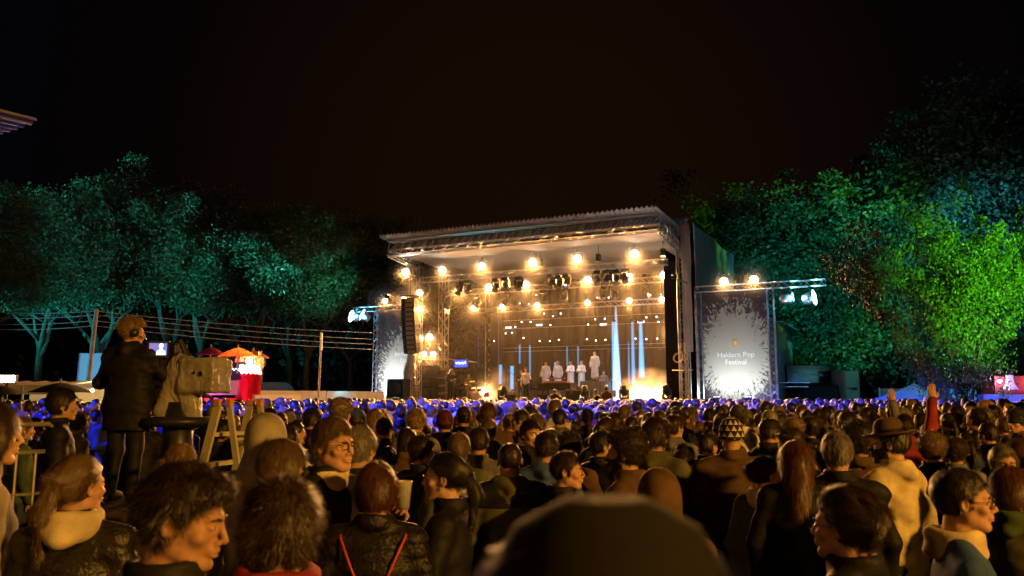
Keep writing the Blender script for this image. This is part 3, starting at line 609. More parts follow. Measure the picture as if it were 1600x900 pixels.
def hair_sdf(P,o):
    st=o.get('hair','short'); t=o.get('thick',.012); w_=o.get('wide',1.); sd=o.get('seed',1); rough=o.get('rough',.004)
    P0=P; P=P/np.array([w_,1,1],dtype=np.float32); X=np.abs(P[:,0]); A=np.stack([X,P[:,1],P[:,2]],1); y=P[:,1]; z=P[:,2]
    base=ell(P,(0,-.016,.032),(.074+t,.094+t,.087+t*1.35))
    low={'short':-.060,'buzz':-.055,'curly':-.065,'messy':-.07,'bob':-.115,'long':-.2,'pony':-.055,'bun':-.055,'updo':-.05,'receding':-.06}.get(st,-.06)
    hl=o.get('hairline',.070)
    # face opening: keep what lies above the hairline or behind the temple line
    front=.018+.9*np.clip(z-.02,0,.1) if st not in('bob','long') else .045+.6*np.clip(z-.02,0,.1)
    face=np.maximum(y-front,(z-hl)*.9+ (y-.05)*.25)
    face=np.where(z<hl,y-front,np.minimum(y-front,(hl-z)*1.0+.0)) 
    d=smax(base,np.where(z<hl,y-front,-.02),.006)
    d=np.maximum(d,(low-z)+.25*np.clip(y+.03,0,1)*(st not in('bob','long')))
    if st in('pony','bun','updo'): d=smax(d,-ell(A,(.085,.012,-.020),(.034,.036,.040)),.006); d=smax(d,-ell(A,(.06,.06,-.05),(.05,.055,.055)),.008)
    if st in('short','buzz','messy','receding','curly'):
        d=smax(d,-ell(A,(.085,-.004,-.014),(.03,.026 if st!='curly' else .018,.034)),.006)
        d=smax(d,-(ell(P,(0,.02,-.06),(.12,.045,.05))),.006)
    if st=='receding': d=smax(d,-ell(A,(.04,.085,.085),(.035,.05,.03)),.008)
    if st=='curly': d=smin(d,ell(P,(0,-.02,.06),(.088+t,.10+t,.075+t)),.02); d=smax(d,np.where(z<hl,y-front,-.02),.006)
    if st=='messy': d=smin(d,smax(ell(P,(.01,.045,.105),(.055,.045,.028)),-(z-.07),.01),.02)
    if st=='bob':
        b2=ell(P,(0,-.025,-.03),(.092,.088,.105)); b2=np.maximum(b2,low-z); b2=smax(b2,y-.035,.008); d=smin(d,b2,.02)
    if st=='long':
        b2=cap(P,(0,-.035,-.0),(0,-.085,-.27),.092,.075); b2=np.maximum(b2,-.36+.04*np.sin(P[:,0]*60)-z); b2=smax(b2,y-.03,.01); d=smin(d,b2,.02)
    if st=='pony':
        d=smin(d,ell(P,(0,-.12,.02),(.024,.03,.024)),.015)
        d=smin(d,cap(P,(0,-.135,.015),(.0,-.165,-.07),.022,.03),.012); d=smin(d,cap(P,(0,-.165,-.07),(-.01,-.15,-.24),.03,.008),.012)
    if st=='bun': d=smin(d,ell(P,(0,-.115,.075),(.042,.04,.038)),.012)
    if st=='updo': d=smin(d,ell(P,(0,-.115,.045),(.05,.045,.05)),.02); 
    d=d+vn(P,(28,28,14),sd)*rough+vn(P,60,sd+3)*rough*.5
    return d
def strands(V,Fc,o,n,ln,wd,sd=0):
    rg=np.random.default_rng(sd+50); k=rg.integers(0,len(Fc),n); q=V[Fc[k]]; c=q.mean(1)+rg.normal(0,.002,(n,3)); nr=np.cross(q[:,2]-q[:,0],q[:,3]-q[:,1]); nr/=np.linalg.norm(nr,axis=1)[:,None]+1e-9
    st=o.get('hair','short'); lift=o.get('lift',.45); curl=o.get('curl',0.)
    # comb direction: away from the whorl at the back of the crown, then down
    wh=np.array([0.01,-.05,.11]); fl=c-wh; fl-=nr*(fl*nr).sum(1)[:,None]; fl/=np.linalg.norm(fl,axis=1)[:,None]+1e-6
    dn=np.array([0,0,-1.])-nr*(-nr[:,2])[:,None]; dn/=np.linalg.norm(dn,axis=1)[:,None]+1e-6
    if st in('pony','bun','updo'):
        tg=np.array([0,-.12,.04])-c; fl=tg-nr*(tg*nr).sum(1)[:,None]; fl/=np.linalg.norm(fl,axis=1)[:,None]+1e-6; m=c[:,1]<-.125; fl[m]=dn[m]
    elif st in('bob','long'): fl=fl*.4+dn*.8
    else: fl=fl*.7+dn*.3
    cl=vn(c*1.,30,sd+9)[:,None]; cl2=vn(c,30,sd+10)[:,None]
    side=np.cross(nr,fl); fl=fl+side*cl*(.9 if st in('curly','messy') else .35)
    d=fl+nr*(lift*(.6+.8*rg.random((n,1)))+.25*cl2)+rg.normal(0,.12,(n,3)); d/=np.linalg.norm(d,axis=1)[:,None]
    L_=(ln*rg.uniform(.6,1.25,n))[:,None]; K=4; pts=[c-nr*.004]; p=c-nr*.004
    ax=rg.normal(size=(n,3)); ax/=np.linalg.norm(ax,axis=1)[:,None]
    for i in range(K):
        p=p+d*L_/K; pts.append(p); d=d+np.array([0,0,-.22])*(1-curl)+np.cross(d,ax)*curl*1.3-nr*lift*.35; d/=np.linalg.norm(d,axis=1)[:,None]
    sd_=np.cross(d,nr); sd_/=np.linalg.norm(sd_,axis=1)[:,None]+1e-6
    VV=[]
    for i,p in enumerate(pts):
        w_=wd*(1-.8*i/K); VV+= [p-sd_*w_,p+sd_*w_]
    VV=np.stack(VV,1).reshape(-1,3); B=(np.arange(n)*(2*(K+1)))[:,None]
    FF=np.concatenate([B+np.array([[2*i,2*i+1,2*i+3,2*i+2]]) for i in range(K)])
    return VV,FF
def join(parts):
    V=[];Fc=[];b_=0
    for v,f in parts: V.append(v); Fc.append(f+b_); b_+=len(v)
    return np.concatenate(V),np.concatenate(Fc)
# ---- hand: wrist at origin, fingers along +x, palm normal +y, thumb +z
def hand_sdf(P,curl=.5,grip=False):
    d=ell(P,(.048,0,.002),(.054,.016,.042)); d=smin(d,cap(P,(-.03,0,0),(.01,0,0),.027,.026),.02)
    for i,(z,l_) in enumerate(((.030,.90),(.010,1.0),(-.010,.93),(-.029,.74))):
        a=curl*(1+.12*i); p0=np.array([.088-.004*abs(i-1),0,z]); a1=a*.7; p1=p0+.040*l_*np.array([math.cos(a1),math.sin(a1),.02*(1.5-i)]); a2=a*1.7; p2=p1+.026*l_*np.array([math.cos(a2),math.sin(a2),0]); a3=a*2.4; p3=p2+.020*l_*np.array([math.cos(a3),math.sin(a3),0])
        f=np.minimum(np.minimum(cap(P,p0,p1,.0095,.0088),cap(P,p1,p2,.0088,.0080)),cap(P,p2,p3,.008,.0068)); d=smin(d,f,.006)
    t=.9 if not grip else 1.25
    q0=np.array([.018,.004,.034]); q1=q0+.040*np.array([.65,.35*t,.62]); q2=q1+.032*np.array([.8,.6*t,.15])
    f=smin(cap(P,q0,q1,.014,.0105),cap(P,q1,q2,.0105,.0085),.004); return smin(d,f,.008)
def hand_mesh(wr,fwd,palm,side,curl,res,grip=False):
    """side +1 right hand (thumb follows palm x fwd)"""
    V,Fc=nets(lambda P:hand_sdf(P,curl,grip),(-.06,-.04,-.06),(.2,.10,.11),res)
    f=np.array(fwd,float); f/=np.linalg.norm(f); p=np.array(palm,float); p-=f*(p@f); p/=np.linalg.norm(p); t=np.cross(f,p)*side
    M=np.stack([f,p,t],1); V=V@M.T+np.array(wr)
    if np.linalg.det(M)<0: Fc=Fc[:,::-1]
    return V,Fc
POSES={ # elbow, wrist, palm, curl for right (x>0) and left side
 'down':(((.27,-.03,1.12),(.26,.07,.88)),((-.27,-.03,1.12),(-.26,.07,.88))),
 'pocket':(((.29,-.07,1.13),(.22,.08,.95)),((-.29,-.07,1.13),(-.22,.08,.95))),
 'crossed':(((.27,.03,1.14),(-.04,.20,1.20)),((-.27,.03,1.14),(.05,.24,1.16))),
 'cup_r':(((.27,.02,1.13),(.17,.25,1.27)),((-.27,-.03,1.12),(-.25,.08,.88))),
 'cup_l':(((.27,-.03,1.12),(.25,.08,.88)),((-.27,.05,1.15),(-.17,.27,1.36))),
 'chest_l':(((.27,-.03,1.12),(.25,.08,.88)),((-.25,.05,1.17),(-.05,.22,1.32))),
 'up_r':(((.27,.06,1.66),(.30,.08,1.93)),((-.27,-.03,1.12),(-.26,.07,.88))),
 'up_l':(((.27,-.03,1.12),(.26,.07,.88)),((-.27,.06,1.64),(-.31,.10,1.90))),
 'operate':(((.38,.12,1.15),(.58,.34,1.04)),((-.34,.05,1.15),(-.12,.36,1.16))),
 'photo':(((.26,.16,1.30),(.10,.30,1.50)),((-.26,.16,1.30),(-.10,.30,1.50)))}
SHO=(.175,-.015,1.405)
def torso(P,g=0.,wide=1.,belly=0.):
    P=P/np.array([wide,1,1],dtype=np.float32)
    d=ell(P,(0,-.012,1.27),(.172+g,.112+g,.22)); d=smin(d,ell(P,(0,.0+belly*.4,1.05),(.152+g+belly*.4,.105+g+belly,.20)),.06); d=smin(d,ell(P,(0,-.01,.92),(.170+g,.115+g,.14)),.05)
    A=np.stack([np.abs(P[:,0]),P[:,1],P[:,2]],1); d=smin(d,cap(A,(.0,-.03,1.475),SHO,.050+g*.5,.050+g*.8),.035)
    if g>0: d=smin(d,cap(P*np.array([1,1.35,1],dtype=np.float32),(0,-.01,1.05),(0,-.01,.70),.155+g,.165+g),.05)
    return d
def arms(P,pose,g=0.,taper=1.,long=True):
    d=np.full(len(P),9.,np.float32)
    for s,(el,wr) in zip((1,-1),POSES[pose]):
        sh=(SHO[0]*s,SHO[1],SHO[2]); e=np.array(el); w_=np.array(wr)
        w2=e+(w_-e)*(.93 if long else .1)
        a=smin(cap(P,sh,e,.050+g,.042+g),cap(P,e,w2,.041+g,.032+g*1.1),.03); d=np.minimum(d,a)
    return d
def legs(P,g=0.):
    d=np.full(len(P),9.,np.float32)
    for s in(1,-1):
        d=np.minimum(d,smin(cap(P,(.09*s,-.01,.90),(.105*s,.01,.50),.090+g,.062+g),cap(P,(.105*s,.01,.50),(.115*s,-.03,.08),.060+g,.046+g),.03))
    return smin(d,ell(P,(0,-.015,.90),(.165+g,.115+g,.12)),.05)
def figure_parts(o,lod):
    """lod 0 near, 1 middle, 2 far. Returns meshes in figure space (1.75 m tall)"""
    pose=o.get('pose','down'); hz=1.635; Hr=rotz(o.get('hyaw',0))@rotx(o.get('nod',0)); hp=np.array([0,.012,hz]); sk={0:.0042,1:.008,2:.018}[lod]
    wide=o.get('bw',1.); out={}
    V,Fc=nets(lambda P:head_sdf(P,o),(-.105,-.135,-.235),(.105,.135,.135),sk)
    neck=np.clip((V[:,2]+.20)/.12,0,1)[:,None]; R1=V@Hr.T; Vh=R1*neck+V*(1-neck)+hp; parts=[(Vh,Fc)]
    bl={0:.016,1:.022,2:.05}[lod]
    parts.append(nets(lambda P:smin(smin(torso(P,-.012,wide),arms(P,pose,-.004),.03),legs(P,-.006),.03),(-.45,-.2,.04),(.45,.62,2.05) if pose[:2]=='up' else (.70 if pose=='operate' else .45,.62,1.53),bl*1.3))
    if lod<2:
        for s,(el,wr) in zip((1,-1),POSES[pose]):
            if pose=='pocket': continue
            f=np.array(wr)-np.array(el); 
            pal={'down':(-s,0,0),'crossed':(0,-1,0),'operate':(0,0,-1),'photo':(-s,0,.2)}.get(pose,(-s,0,0)); cu=.45; gr=False
            if (pose=='cup_r' and s==1) or (pose=='cup_l' and s==-1): pal=(-s*.8,.6,0); cu=.85; gr=True; f=np.array([-s*.35,.55,.25])
            if pose=='chest_l' and s==-1: pal=(0,-1,0); cu=.7
            if pose[:2]=='up' and ((pose[3]=='r')==(s==1)): pal=(0,1,0); cu=.22; f=np.array([0,.05,1.])
            parts.append(hand_mesh(wr,f,pal,-s,cu,.006 if lod==0 else .009,gr))
    out['body']=join(parts)
    sd=o.get('seed',1); kind=o.get('top','jacket'); g={'jacket':.022,'puffy':.028,'tee':.008,'hoodie':.022,'parka':.03,'robe':.03}[kind]; fold=o.get('fold',.007)
    lowz=.80 if kind!='tee' else .86
    if kind=='parka': lowz=.68
    if kind=='robe': lowz=.22
    def jk(P):
        d=smin(torso(P,g,wide,o.get('belly',0.)),arms(P,pose,g*.75,long=kind!='tee'),.035)
        if kind=='robe':
            d=smin(d,cap(P,(0,0,.98),(0,.0,.25),.16,.24),.08)
        if kind!='tee':
            c=np.sqrt((P[:,0])**2+((P[:,1]+.028)*1.0)**2); ring=np.sqrt((c-.078)**2+(np.maximum(0,np.abs(P[:,2]-1.510)-.022))**2)-.015; d=smin(d,ring,.02)
        if kind in('hoodie','parka') and not o.get('hoodup'):
            A=np.stack([np.abs(P[:,0]),P[:,1],P[:,2]],1); d=smin(d,cap(A,(.0,-.115,1.455),(.085,-.055,1.50),.042,.034),.03)
        if kind=='puffy': d=d-.008*np.abs(np.sin(P[:,2]*PI/.07))
        d=np.maximum(d,lowz-P[:,2]); c2=np.sqrt(P[:,0]**2+(P[:,1]+.02)**2); d=np.maximum(d,-np.maximum(c2-.058,1.44-P[:,2])) 
        d=d+vn(P,(9,9,16),sd)*fold+vn(P,(20,20,34),sd+1)*fold*.5
        return d
    zt=2.0 if pose[:2]=='up' else 1.62
    out['jacket']=nets(jk,(-.52,-.28,lowz-.05),(.72 if pose=='operate' else .52,.56 if pose in('operate','photo','crossed','cup_r','cup_l','chest_l') else .3,zt),{0:.0125,1:.022,2:.045}[lod])
    if lod<2 and kind!='robe': out['trousers']=nets(lambda P:np.maximum(legs(P,.014)+vn(P,(14,14,10),sd+5)*.008,P[:,2]-.95),(-.3,-.2,.02),(.3,.2,1.0),.026)
    if lod<2: out['shoes']=nets(lambda P:np.minimum(smax(ell(P,(.118,.035,.045),(.05,.145,.07)),.012-P[:,2],.01),smax(ell(P,(-.118,.035,.045),(.05,.145,.07)),.012-P[:,2],.01)),(-.2,-.15,-.01),(.2,.2,.13),.02)
    return out,Hr,hp
def hair_parts(o,lod):
    st=o.get('hair','short')
    if st=='none': return None
    lo=(-.13,-.22,-.40) if st in('long','pony') else (-.13,-.18,-.14)
    V,Fc=nets(lambda P:hair_sdf(P,o),lo,(.13,.13,.19),{0:.0055,1:.009,2:.02}[lod])
    if lod<2:
        n={0:9000,1:1700}[lod]; ln=o.get('ln',{'buzz':.010,'short':.036,'receding':.026,'curly':.040,'messy':.042,'bob':.07,'long':.10,'pony':.06,'bun':.05,'updo':.06}.get(st,.03))
        sp={'curly':dict(curl=.9,lift=.8),'messy':dict(curl=.3,lift=.28),'buzz':dict(lift=.8),'bob':dict(lift=.10),'long':dict(lift=.12),'pony':dict(lift=.12),'bun':dict(lift=.14),'updo':dict(lift=.2)}.get(st,{}); oo=dict(o); 
        for k_,v_ in sp.items(): oo.setdefault(k_,v_)
        fi=o.get('fine',1.); S_=strands(V,Fc,oo,int(n*fi*(1.5 if st in('long','bob') else 1)),ln,(.0014 if lod==0 else .0036)/fi**.5,o.get('seed',1)); return join([(V,Fc),S_])
    return V,Fc
def skin(name,c): 
    m=mat(name,c,.55,sss=.10,var=.22,vs=30,bump=.12,bs=220,spec=.35); return m
SK=[skin('skin_fair',(.52,.31,.20)),skin('skin_tan',(.42,.24,.15)),skin('skin_light',(.58,.37,.26))]
def hairm(name,c):
    m=mat(name,c,.42,spec=.6); n=m.node_tree.nodes; l=m.node_tree.links; p=n['Principled BSDF']; g=n.new('ShaderNodeNewGeometry'); r=n.new('ShaderNodeValToRGB'); l.new(g.outputs['Random Per Island'],r.inputs[0])
    r.color_ramp.elements[0].color=(*[q*.3 for q in c],1); r.color_ramp.elements[1].color=(*[min(1,q*2.2) for q in c],1); l.new(r.outputs[0],p.inputs['Base Color'])
    t=n.new('ShaderNodeTexCoord'); mp=n.new('ShaderNodeMapping'); mp.inputs['Scale'].default_value=(160,160,20); z=n.new('ShaderNodeTexNoise'); z.inputs['Scale'].default_value=1; l.new(t.outputs['Object'],mp.inputs[0]); l.new(mp.outputs[0],z.inputs['Vector']); bu=n.new('ShaderNodeBump'); bu.inputs['Strength'].default_value=.6; bu.inputs['Distance'].default_value=.004; l.new(z.outputs[0],bu.inputs['Height']); l.new(bu.outputs[0],p.inputs['Normal'])
    return m
HM={'black':hairm('hair_black',(.014,.011,.009)),'dark':hairm('hair_dark_brown',(.020,.012,.007)),'brown':hairm('hair_brown',(.030,.017,.009)),'blond':hairm('hair_blond',(.22,.14,.06)),'red':hairm('hair_auburn',(.075,.028,.012)),'grey':hairm('hair_grey',(.15,.135,.12)),'fair':hairm('hair_fair',(.11,.072,.038))}
def cloth(name,c,r=.8,**k): return mat('cloth_'+name,c,r,var=.35,vs=7,bump=.16,bs=110,spec=.22,**k)
CM={'black':cloth('black',(.012,.012,.014),.62),'navy':cloth('navy',(.02,.028,.06)),'grey':cloth('grey',(.16,.16,.16)),'olive':cloth('olive',(.09,.09,.045)),'brown':cloth('brown',(.10,.062,.035)),'cream':cloth('cream',(.62,.54,.36)),'white':cloth('white',(.62,.62,.62)),'blue':cloth('blue',(.05,.10,.28)),'paleblue':cloth('pale_blue',(.28,.36,.48)),'red':cloth('red',(.26,.03,.03)),'leather':mat('black_leather',(.014,.012,.010),.46,var=.3,vs=6,bump=.6,bs=26),'denim':cloth('denim',(.035,.05,.09)),'hoodgrey':cloth('heather',(.30,.28,.22)),'puffy':mat('black_nylon',(.010,.009,.011),.50,var=.3,vs=9,bump=.5,bs=38,spec=.35),'maroon':cloth('maroon',(.10,.02,.025)),'green':cloth('moss_green',(.07,.11,.045)),'lightyellow':cloth('sand',(.60,.52,.30))}
EYEW=mat('eye_white',(.6,.58,.55),.25); EYED=mat('eye_iris',(.03,.02,.015),.1)
GLF=mat('glasses_frame',(.02,.018,.016),.3); GLL=mat('glasses_lens',(.9,.95,1),.03,trans=1.,alpha=.25)
def add_glasses(par):
    b=MB()
    for s in(1,-1):
        c=Vector((.033*s,.104,.001)); pts=[c+Vector((.025*np.sign(math.cos(t))*abs(math.cos(t))**.4,-.004*abs(math.cos(t)),.0145*np.sign(math.sin(t))*abs(math.sin(t))**.4)) for t in np.linspace(0,2*PI,17)]
        b.path(pts,.0018,5); b.path([c+Vector((.026*s,-.004,.005)),Vector((.074*s,.07,.006)),Vector((.080*s,-.01,.004)),Vector((.079*s,-.025,-.008))],.0014,4)
    b.path([(-.010,.104,.004),(0,.107,.007),(.010,.104,.004)],.0014,4); g=b.build('glasses',GLF,par); return g
def add_eyes(par):
    b=MB()
    for s in(1,-1): b.lathe([(.0001,.0105)]+[(.0105*math.sin(a),.0105*math.cos(a)) for a in np.linspace(.1,PI-.05,9)],12,c=(.031*s,.0765,.000),M=Matrix.Diagonal((1.15,1,.52))@Matrix.Rotation(-PI/2,3,'X'))
    e=b.build('eyes',EYEW,par,True); b=MB()
    for s in(1,-1): b.lathe([(.0001,.0113),(.0045,.0108),(.0055,.0096)],10,c=(.031*s,.0765,.000),M=Matrix.Diagonal((1.15,1,.52))@Matrix.Rotation(-PI/2,3,'X'))
    b.build('iris',EYED,e); return e
def add_brows(par,m):
    b=MB()
    for s in(1,-1): b.path([(.014*s,.0935,.018),(.028*s,.091,.0225),(.046*s,.078,.018)],[.0035,.004,.002],5)
    return b.build('eyebrows',m,par,True)
def hat_parts(kind):
    b=MB()
    if kind=='fedora':
        b.lathe([(.001,.135),(.035,.14),(.066,.128),(.080,.10),(.088,.055),(.092,.05),(.135,.040),(.150,.052),(.150,.056),(.134,.045),(.093,.056)],30); 
        m2=MB(); m2.lathe([(.0905,.052),(.0905,.074),(.089,.075)],30)
        return b,m2
    if kind=='cap':
        b.lathe([(.001,.128),(.04,.122),(.070,.10),(.087,.06),(.09,.035),(.086,.034)],26); 
        b.grid(lambda u,v:((u-.5)*.15,.06+.095*v*(1-((u-.5)*1.7)**2),.05-.02*v-.05*(u-.5)**2*4*.3),10,5); return b,None
    if kind=='beanie':
        b.lathe([(.001,.145),(.03,.142),(.062,.125),(.084,.085),(.092,.04),(.093,.015),(.096,.013),(.097,-.012),(.092,-.014)],30); return b,None
PCACHE={}
def build_person(o,lod=0,loc=(0,0,0),yaw=0.,height=1.75,key=None):
    name='person'; root=empty(name,loc,yaw); s=height/1.75; root.scale=(s,s,s)
    k=key
    if k is not None and k in PCACHE: parts,Hr,hp=PCACHE[k]
    else: 
        parts,Hr,hp=figure_parts(o,lod)
        if k is not None: PCACHE[k]=(parts,Hr,hp)
    mats={'body':SK[o.get('skin',0)],'jacket':CM[o.get('col','black')],'trousers':CM[o.get('tcol','denim')],'shoes':CM['black']}
    for pn,(V,Fc) in parts.items(): npmesh({'jacket':'robe'}.get(pn,pn) if o.get('top')=='robe' else pn,V,Fc,mats[pn],root)
    H=Matrix(Hr.tolist()).to_4x4(); H.translation=Vector(hp)
    hm=HM[o.get('hcol','dark')]
    def hp_child(ob): ob.matrix_local=H
    r=hair_parts(o,lod)
    if r: hp_child(npmesh('hair',*r,hm,root))
    if o.get('eyes'):
        hp_child(add_eyes(root)); hp_child(add_brows(root,hm))
    if o.get('glasses'): hp_child(add_glasses(root))
    if o.get('beard'):
        V,Fc=nets(lambda P:smax(smax(head_sdf(P,o)-.006+vn(P,70,3)*.003,np.maximum(P[:,2]+.030-.9*np.clip(.05-P[:,1],0,.1),-.125-P[:,2]),.005),-(P[:,1]+.0),.004),(-.1,-.03,-.14),(.1,.13,.03),.005)
        m=ell(V,(0,.1,-.064),(.022,.03,.006))>0; 
        S_=strands(V,Fc,dict(o,lift=.5),2500,.014,.0009,3); hp_child(npmesh('beard',*join([(V,Fc),S_]),hm,root))
    if o.get('hat'):
        a,b2=hat_parts(o['hat']); hh=a.build(o['hat'] if o['hat']!='cap' else 'baseball_cap',o.get('hatm',CM['brown']),root,True); hp_child(hh)
        md=hh.modifiers.new('thick','SOLIDIFY'); md.thickness=.003
        if o['hat']=='fedora': T2=H@Matrix.Translation((0,-.012,.012))@Matrix.Rotation(R(-8),4,'X'); hh.matrix_local=T2@Matrix.Scale(1.04,4)
        else: hh.matrix_local=H@Matrix.Translation((0,-.014,.004))@Matrix.Diagonal((1.0,1.18,1.0,1))
        if b2: q=b2.build('hat_band',CM['black'],hh,True)
    if o.get('hoodup'):
        V,Fc=nets(lambda P:np.maximum(np.maximum(smin(ell(P,(0,-.022,.035),(.098,.118,.112)),cap(P,(0,-.03,-.05),(0,-.05,-.16),.10,.125),.05)+vn(P,(14,14,14),5)*.006,-smin(ell(P,(0,-.01,.03),(.084,.108,.098)),cap(P,(0,0,-.05),(0,0,-.3),.085,.09),.04)),P[:,1]-.075),(-.16,-.19,-.24),(.16,.12,.17),.0085)
        hp_child(npmesh('hood',V,Fc,mats['jacket'],root))
    return root
# ================================================================ THINGS AND PEOPLE ON THE STAGE
def onstage(px,t,py=625): s,_=onT(px,py,t); return S(s,t,DK+.002)
def stand(px,t,o,label,yaw,h=1.75,lod=1,z=0.,grp=None,cat='person',key=None):
    p=onstage(px,t); p.z+=z; r=build_person(o,lod,p,yaw,h,key); return tag(r,label,cat,grp)
AUD=PI-SA
RISM=mat('riser_drape',(.10,.09,.08),.9,var=.2,vs=3,bump=.4,bs=5)
b=MB(); s0,_=onT(795,620,6.6); s1,_=onT(925,620,6.6); b.box(((s0+s1)/2,7.6,DK+.3),(s1-s0,2.0,.6)); r=empty('riser',SO,-SA,'low platform with grey-brown drape behind the piano, the choir standing on it','riser'); b.build('platform',DECK,r)
b=MB(); b.grid(lambda u,v:(s0+(s1-s0)*u,6.55+.03*math.sin(u*60+v),DK+.01+.6*v),120,4); b.build('drape',RISM,r,True)
stand(822,3.2,dict(hair='curly',hcol='dark',col='white',top='tee',tcol='denim',pose='chest_l'),'singer in a white shirt and dark trousers standing at the stage front holding a microphone',AUD+.15,1.84,0)
b=MB(); p=onstage(815,4.6)
stand(814,5.0,dict(hair='short',hcol='red',col='black',pose='crossed',tcol='denim'),'musician in dark clothes standing behind the singer to the left',AUD+.4,1.8,1)
CHL=[(853,'woman in a long white robe, leftmost of the five in white behind the piano',.5,'bun',.62),(872,'woman with hair down in a long white robe, second of the five in white',.4,'long',.62),(892,'broad figure in a white robe with arms spread, middle of the five in white',.0,'bob',.62),(909,'figure in a knee-length white robe, fourth of the five in white',.2,'short',.62),(930,'figure standing higher than the others in white, rightmost of the five',.3,'short',1.15)]
WR=mat('robe_white',(.72,.74,.78),.8,var=.08,vs=6,bump=.3,bs=30); CM['robe']=WR
for px,lb,yy,hr,z in CHL:
    stand(px,7.2,dict(hair=hr,hcol='fair',col='robe',top='robe',pose='crossed' if px in(892,909) else 'down',seed=px,skin=2),lb,AUD+yy-.3,1.72,1,z,'singers in white robes',key=('robe',hr,px in(892,909)))
b=MB(); s2,_=onT(930,620,7.2); b.box((s2,7.3,DK+.575),(1.5,1.2,1.15)); r=empty('riser',SO,-SA,'dark tall step under the rightmost singer in white','riser'); b.build('platform',RISM,r)
# grand piano with keyboard on top
def piano():
    p=onstage(872,4.4); o=empty('grand_piano',p,-SA+PI*.02,'black grand piano with closed lid right of the singer, orange keyboard on it','piano')
    out=[(-.95,-.7),(-.95,.75),(-.55,.78),(.1,.55),(.7,.5),(1.1,.25),(1.15,-.2),(.95,-.6),(.6,-.7)]
    b=MB(); b.prism([(x,y,.62) for x,y in out],(0,0,.34)); b.prism([(x*1.02,y*1.02,.97) for x,y in out],(0,0,.03)); b.build('case',mat('piano_black',(.01,.01,.011),.12),o)
    b=MB(); b.box((-1.08,.03,.68),(.28,1.42,.12)); b.build('keybed',MATS['piano_black'],o); b=MB(); b.box((-1.1,.03,.745),(.15,1.24,.012)); b.build('keys',WHT,o)
    for x,y in((-.75,-.55),(-.75,.6),(.85,-.1)): b=MB(); b.tube((x,y,0),(x,y,.62),.05,.085,n=10); b.build('leg',MATS['piano_black'],o)
    b=MB(); b.path([(-.5,0,.62),(-.45,0,.12),(-.45,0,.1)],.02,5); b.box((-.5,0,.1),(.2,.3,.03)); b.build('pedals',ALU,o)
piano()
p=onstage(872,4.4); o=empty('synthesizer',p+Vector((0,0,1.002)),-SA,'orange keyboard with a red one stacked on it, lying on the piano','keyboard')
b=MB(); b.box((-.1,0,.05),(1.5,.36,.1)); b.build('body',mat('orange_plastic',(.75,.22,.05),.4),o); b=MB(); b.box((-.1,-.09,.106),(1.35,.15,.012)); b.build('keys',WHT,o); b=MB(); b.box((-.2,.2,.26),(1.1,.2,.06)); b.tube((-.6,.2,.1),(-.6,.2,.23),.015); b.tube((.2,.2,.1),(.2,.2,.23),.015); b.build('upper_keyboard',mat('red_plastic',(.5,.05,.08),.4),o)
def mic_stand(px,t,h,label,boom=.5,rz=0):
    p=onstage(px,t); o=empty('microphone_stand',p,rz,label,'mic stand'); b=MB(); b.tube((0,0,0),(0,0,h),.014)
    for a in(0,2.1,4.2): b.tube((0,0,.22),(.3*math.cos(a),.3*math.sin(a),.01),.012)
    b.tube((-.15,0,h-.1),(boom,0,h+.25),.011); b.build('stand',BLK,o); b=MB(); M=Vector((boom,0,h+.25)).normalized().to_track_quat('Z','Y').to_matrix(); b.lathe([(.012,-.1),(.018,.05),(.028,.07),(.026,.11),(.001,.12)],10,c=(boom,0,h+.25),M=M); b.build('microphone',mat('mic_grey',(.3,.3,.3),.35,.7),o,True)
mic_stand(803,3.6,1.45,'microphone stand with boom left of the singer',.35,2.6); mic_stand(836,4.0,1.2,'short microphone stand between singer and piano',.3,.4); mic_stand(688,3.2,1.3,'microphone stand before the bending musician at left',.4,.3); mic_stand(938,6.0,1.3,'microphone stand under the rightmost singer in white',.3,.8)
# bending musician at left, dark, with guitar
g=stand(703,3.6,dict(hair='long',hcol='dark',col='black',pose='crossed',tcol='black'),'dark musician bending forward over an instrument at the left stage edge',AUD+1.0,1.85,1); g.rotation_euler=(R(8)*math.cos(0),0,AUD+1.0); g.rotation_euler.rotate_axis('X',R(-14))
def drumkit(px,t,label,sc_,mt):
    p=onstage(px,t); o=empty('drum_kit',p,-SA+.2,label,'drum kit'); o.scale=(sc_,)*3; Y90=Matrix.Rotation(PI/2,3,'X')
    sh=mat(mt[0],mt[1],.3); sk=mat('drum_head',(.7,.68,.62),.5)
    for (nm,c,r_,d_,M_) in(('bass_drum',(0,0,.3),.29,.42,Y90),('tom',(-.22,-.05,.78),.16,.22,Matrix.Rotation(.35,3,'X')),('tom',(.22,-.05,.78),.17,.24,Matrix.Rotation(.35,3,'X')),('floor_tom',(.6,.35,.42),.21,.4,None),('snare_drum',(-.52,.4,.55),.18,.15,None)):
        b=MB(); b.lathe([(r_,-d_/2),(r_,d_/2)],22,c=c,M=M_); dr=b.build(nm,sh,o,True); b=MB(); 
        for q in(-1,1): b.lathe([(.001,q*d_/2),(r_*1.01,q*d_/2),(r_*1.03,q*(d_/2-.03))],22,c=c,M=M_)
        b.build('skin',sk,dr)
    for (x,y,z,r_) in((-.75,.1,1.15,.2),(.75,.05,1.25,.24),(-.3,-.1,1.35,.2)):
        b=MB(); b.lathe([(.001,.035),(.05,.03),(r_,0),(r_,-.004),(.05,.025)],22,c=(x,y,z),M=Matrix.Rotation(.25,3,'X')); b.tube((x,y,0),(x,y,z),.012); b.build('cymbal',mat('brass',(.55,.38,.12),.25,.9),o,True)
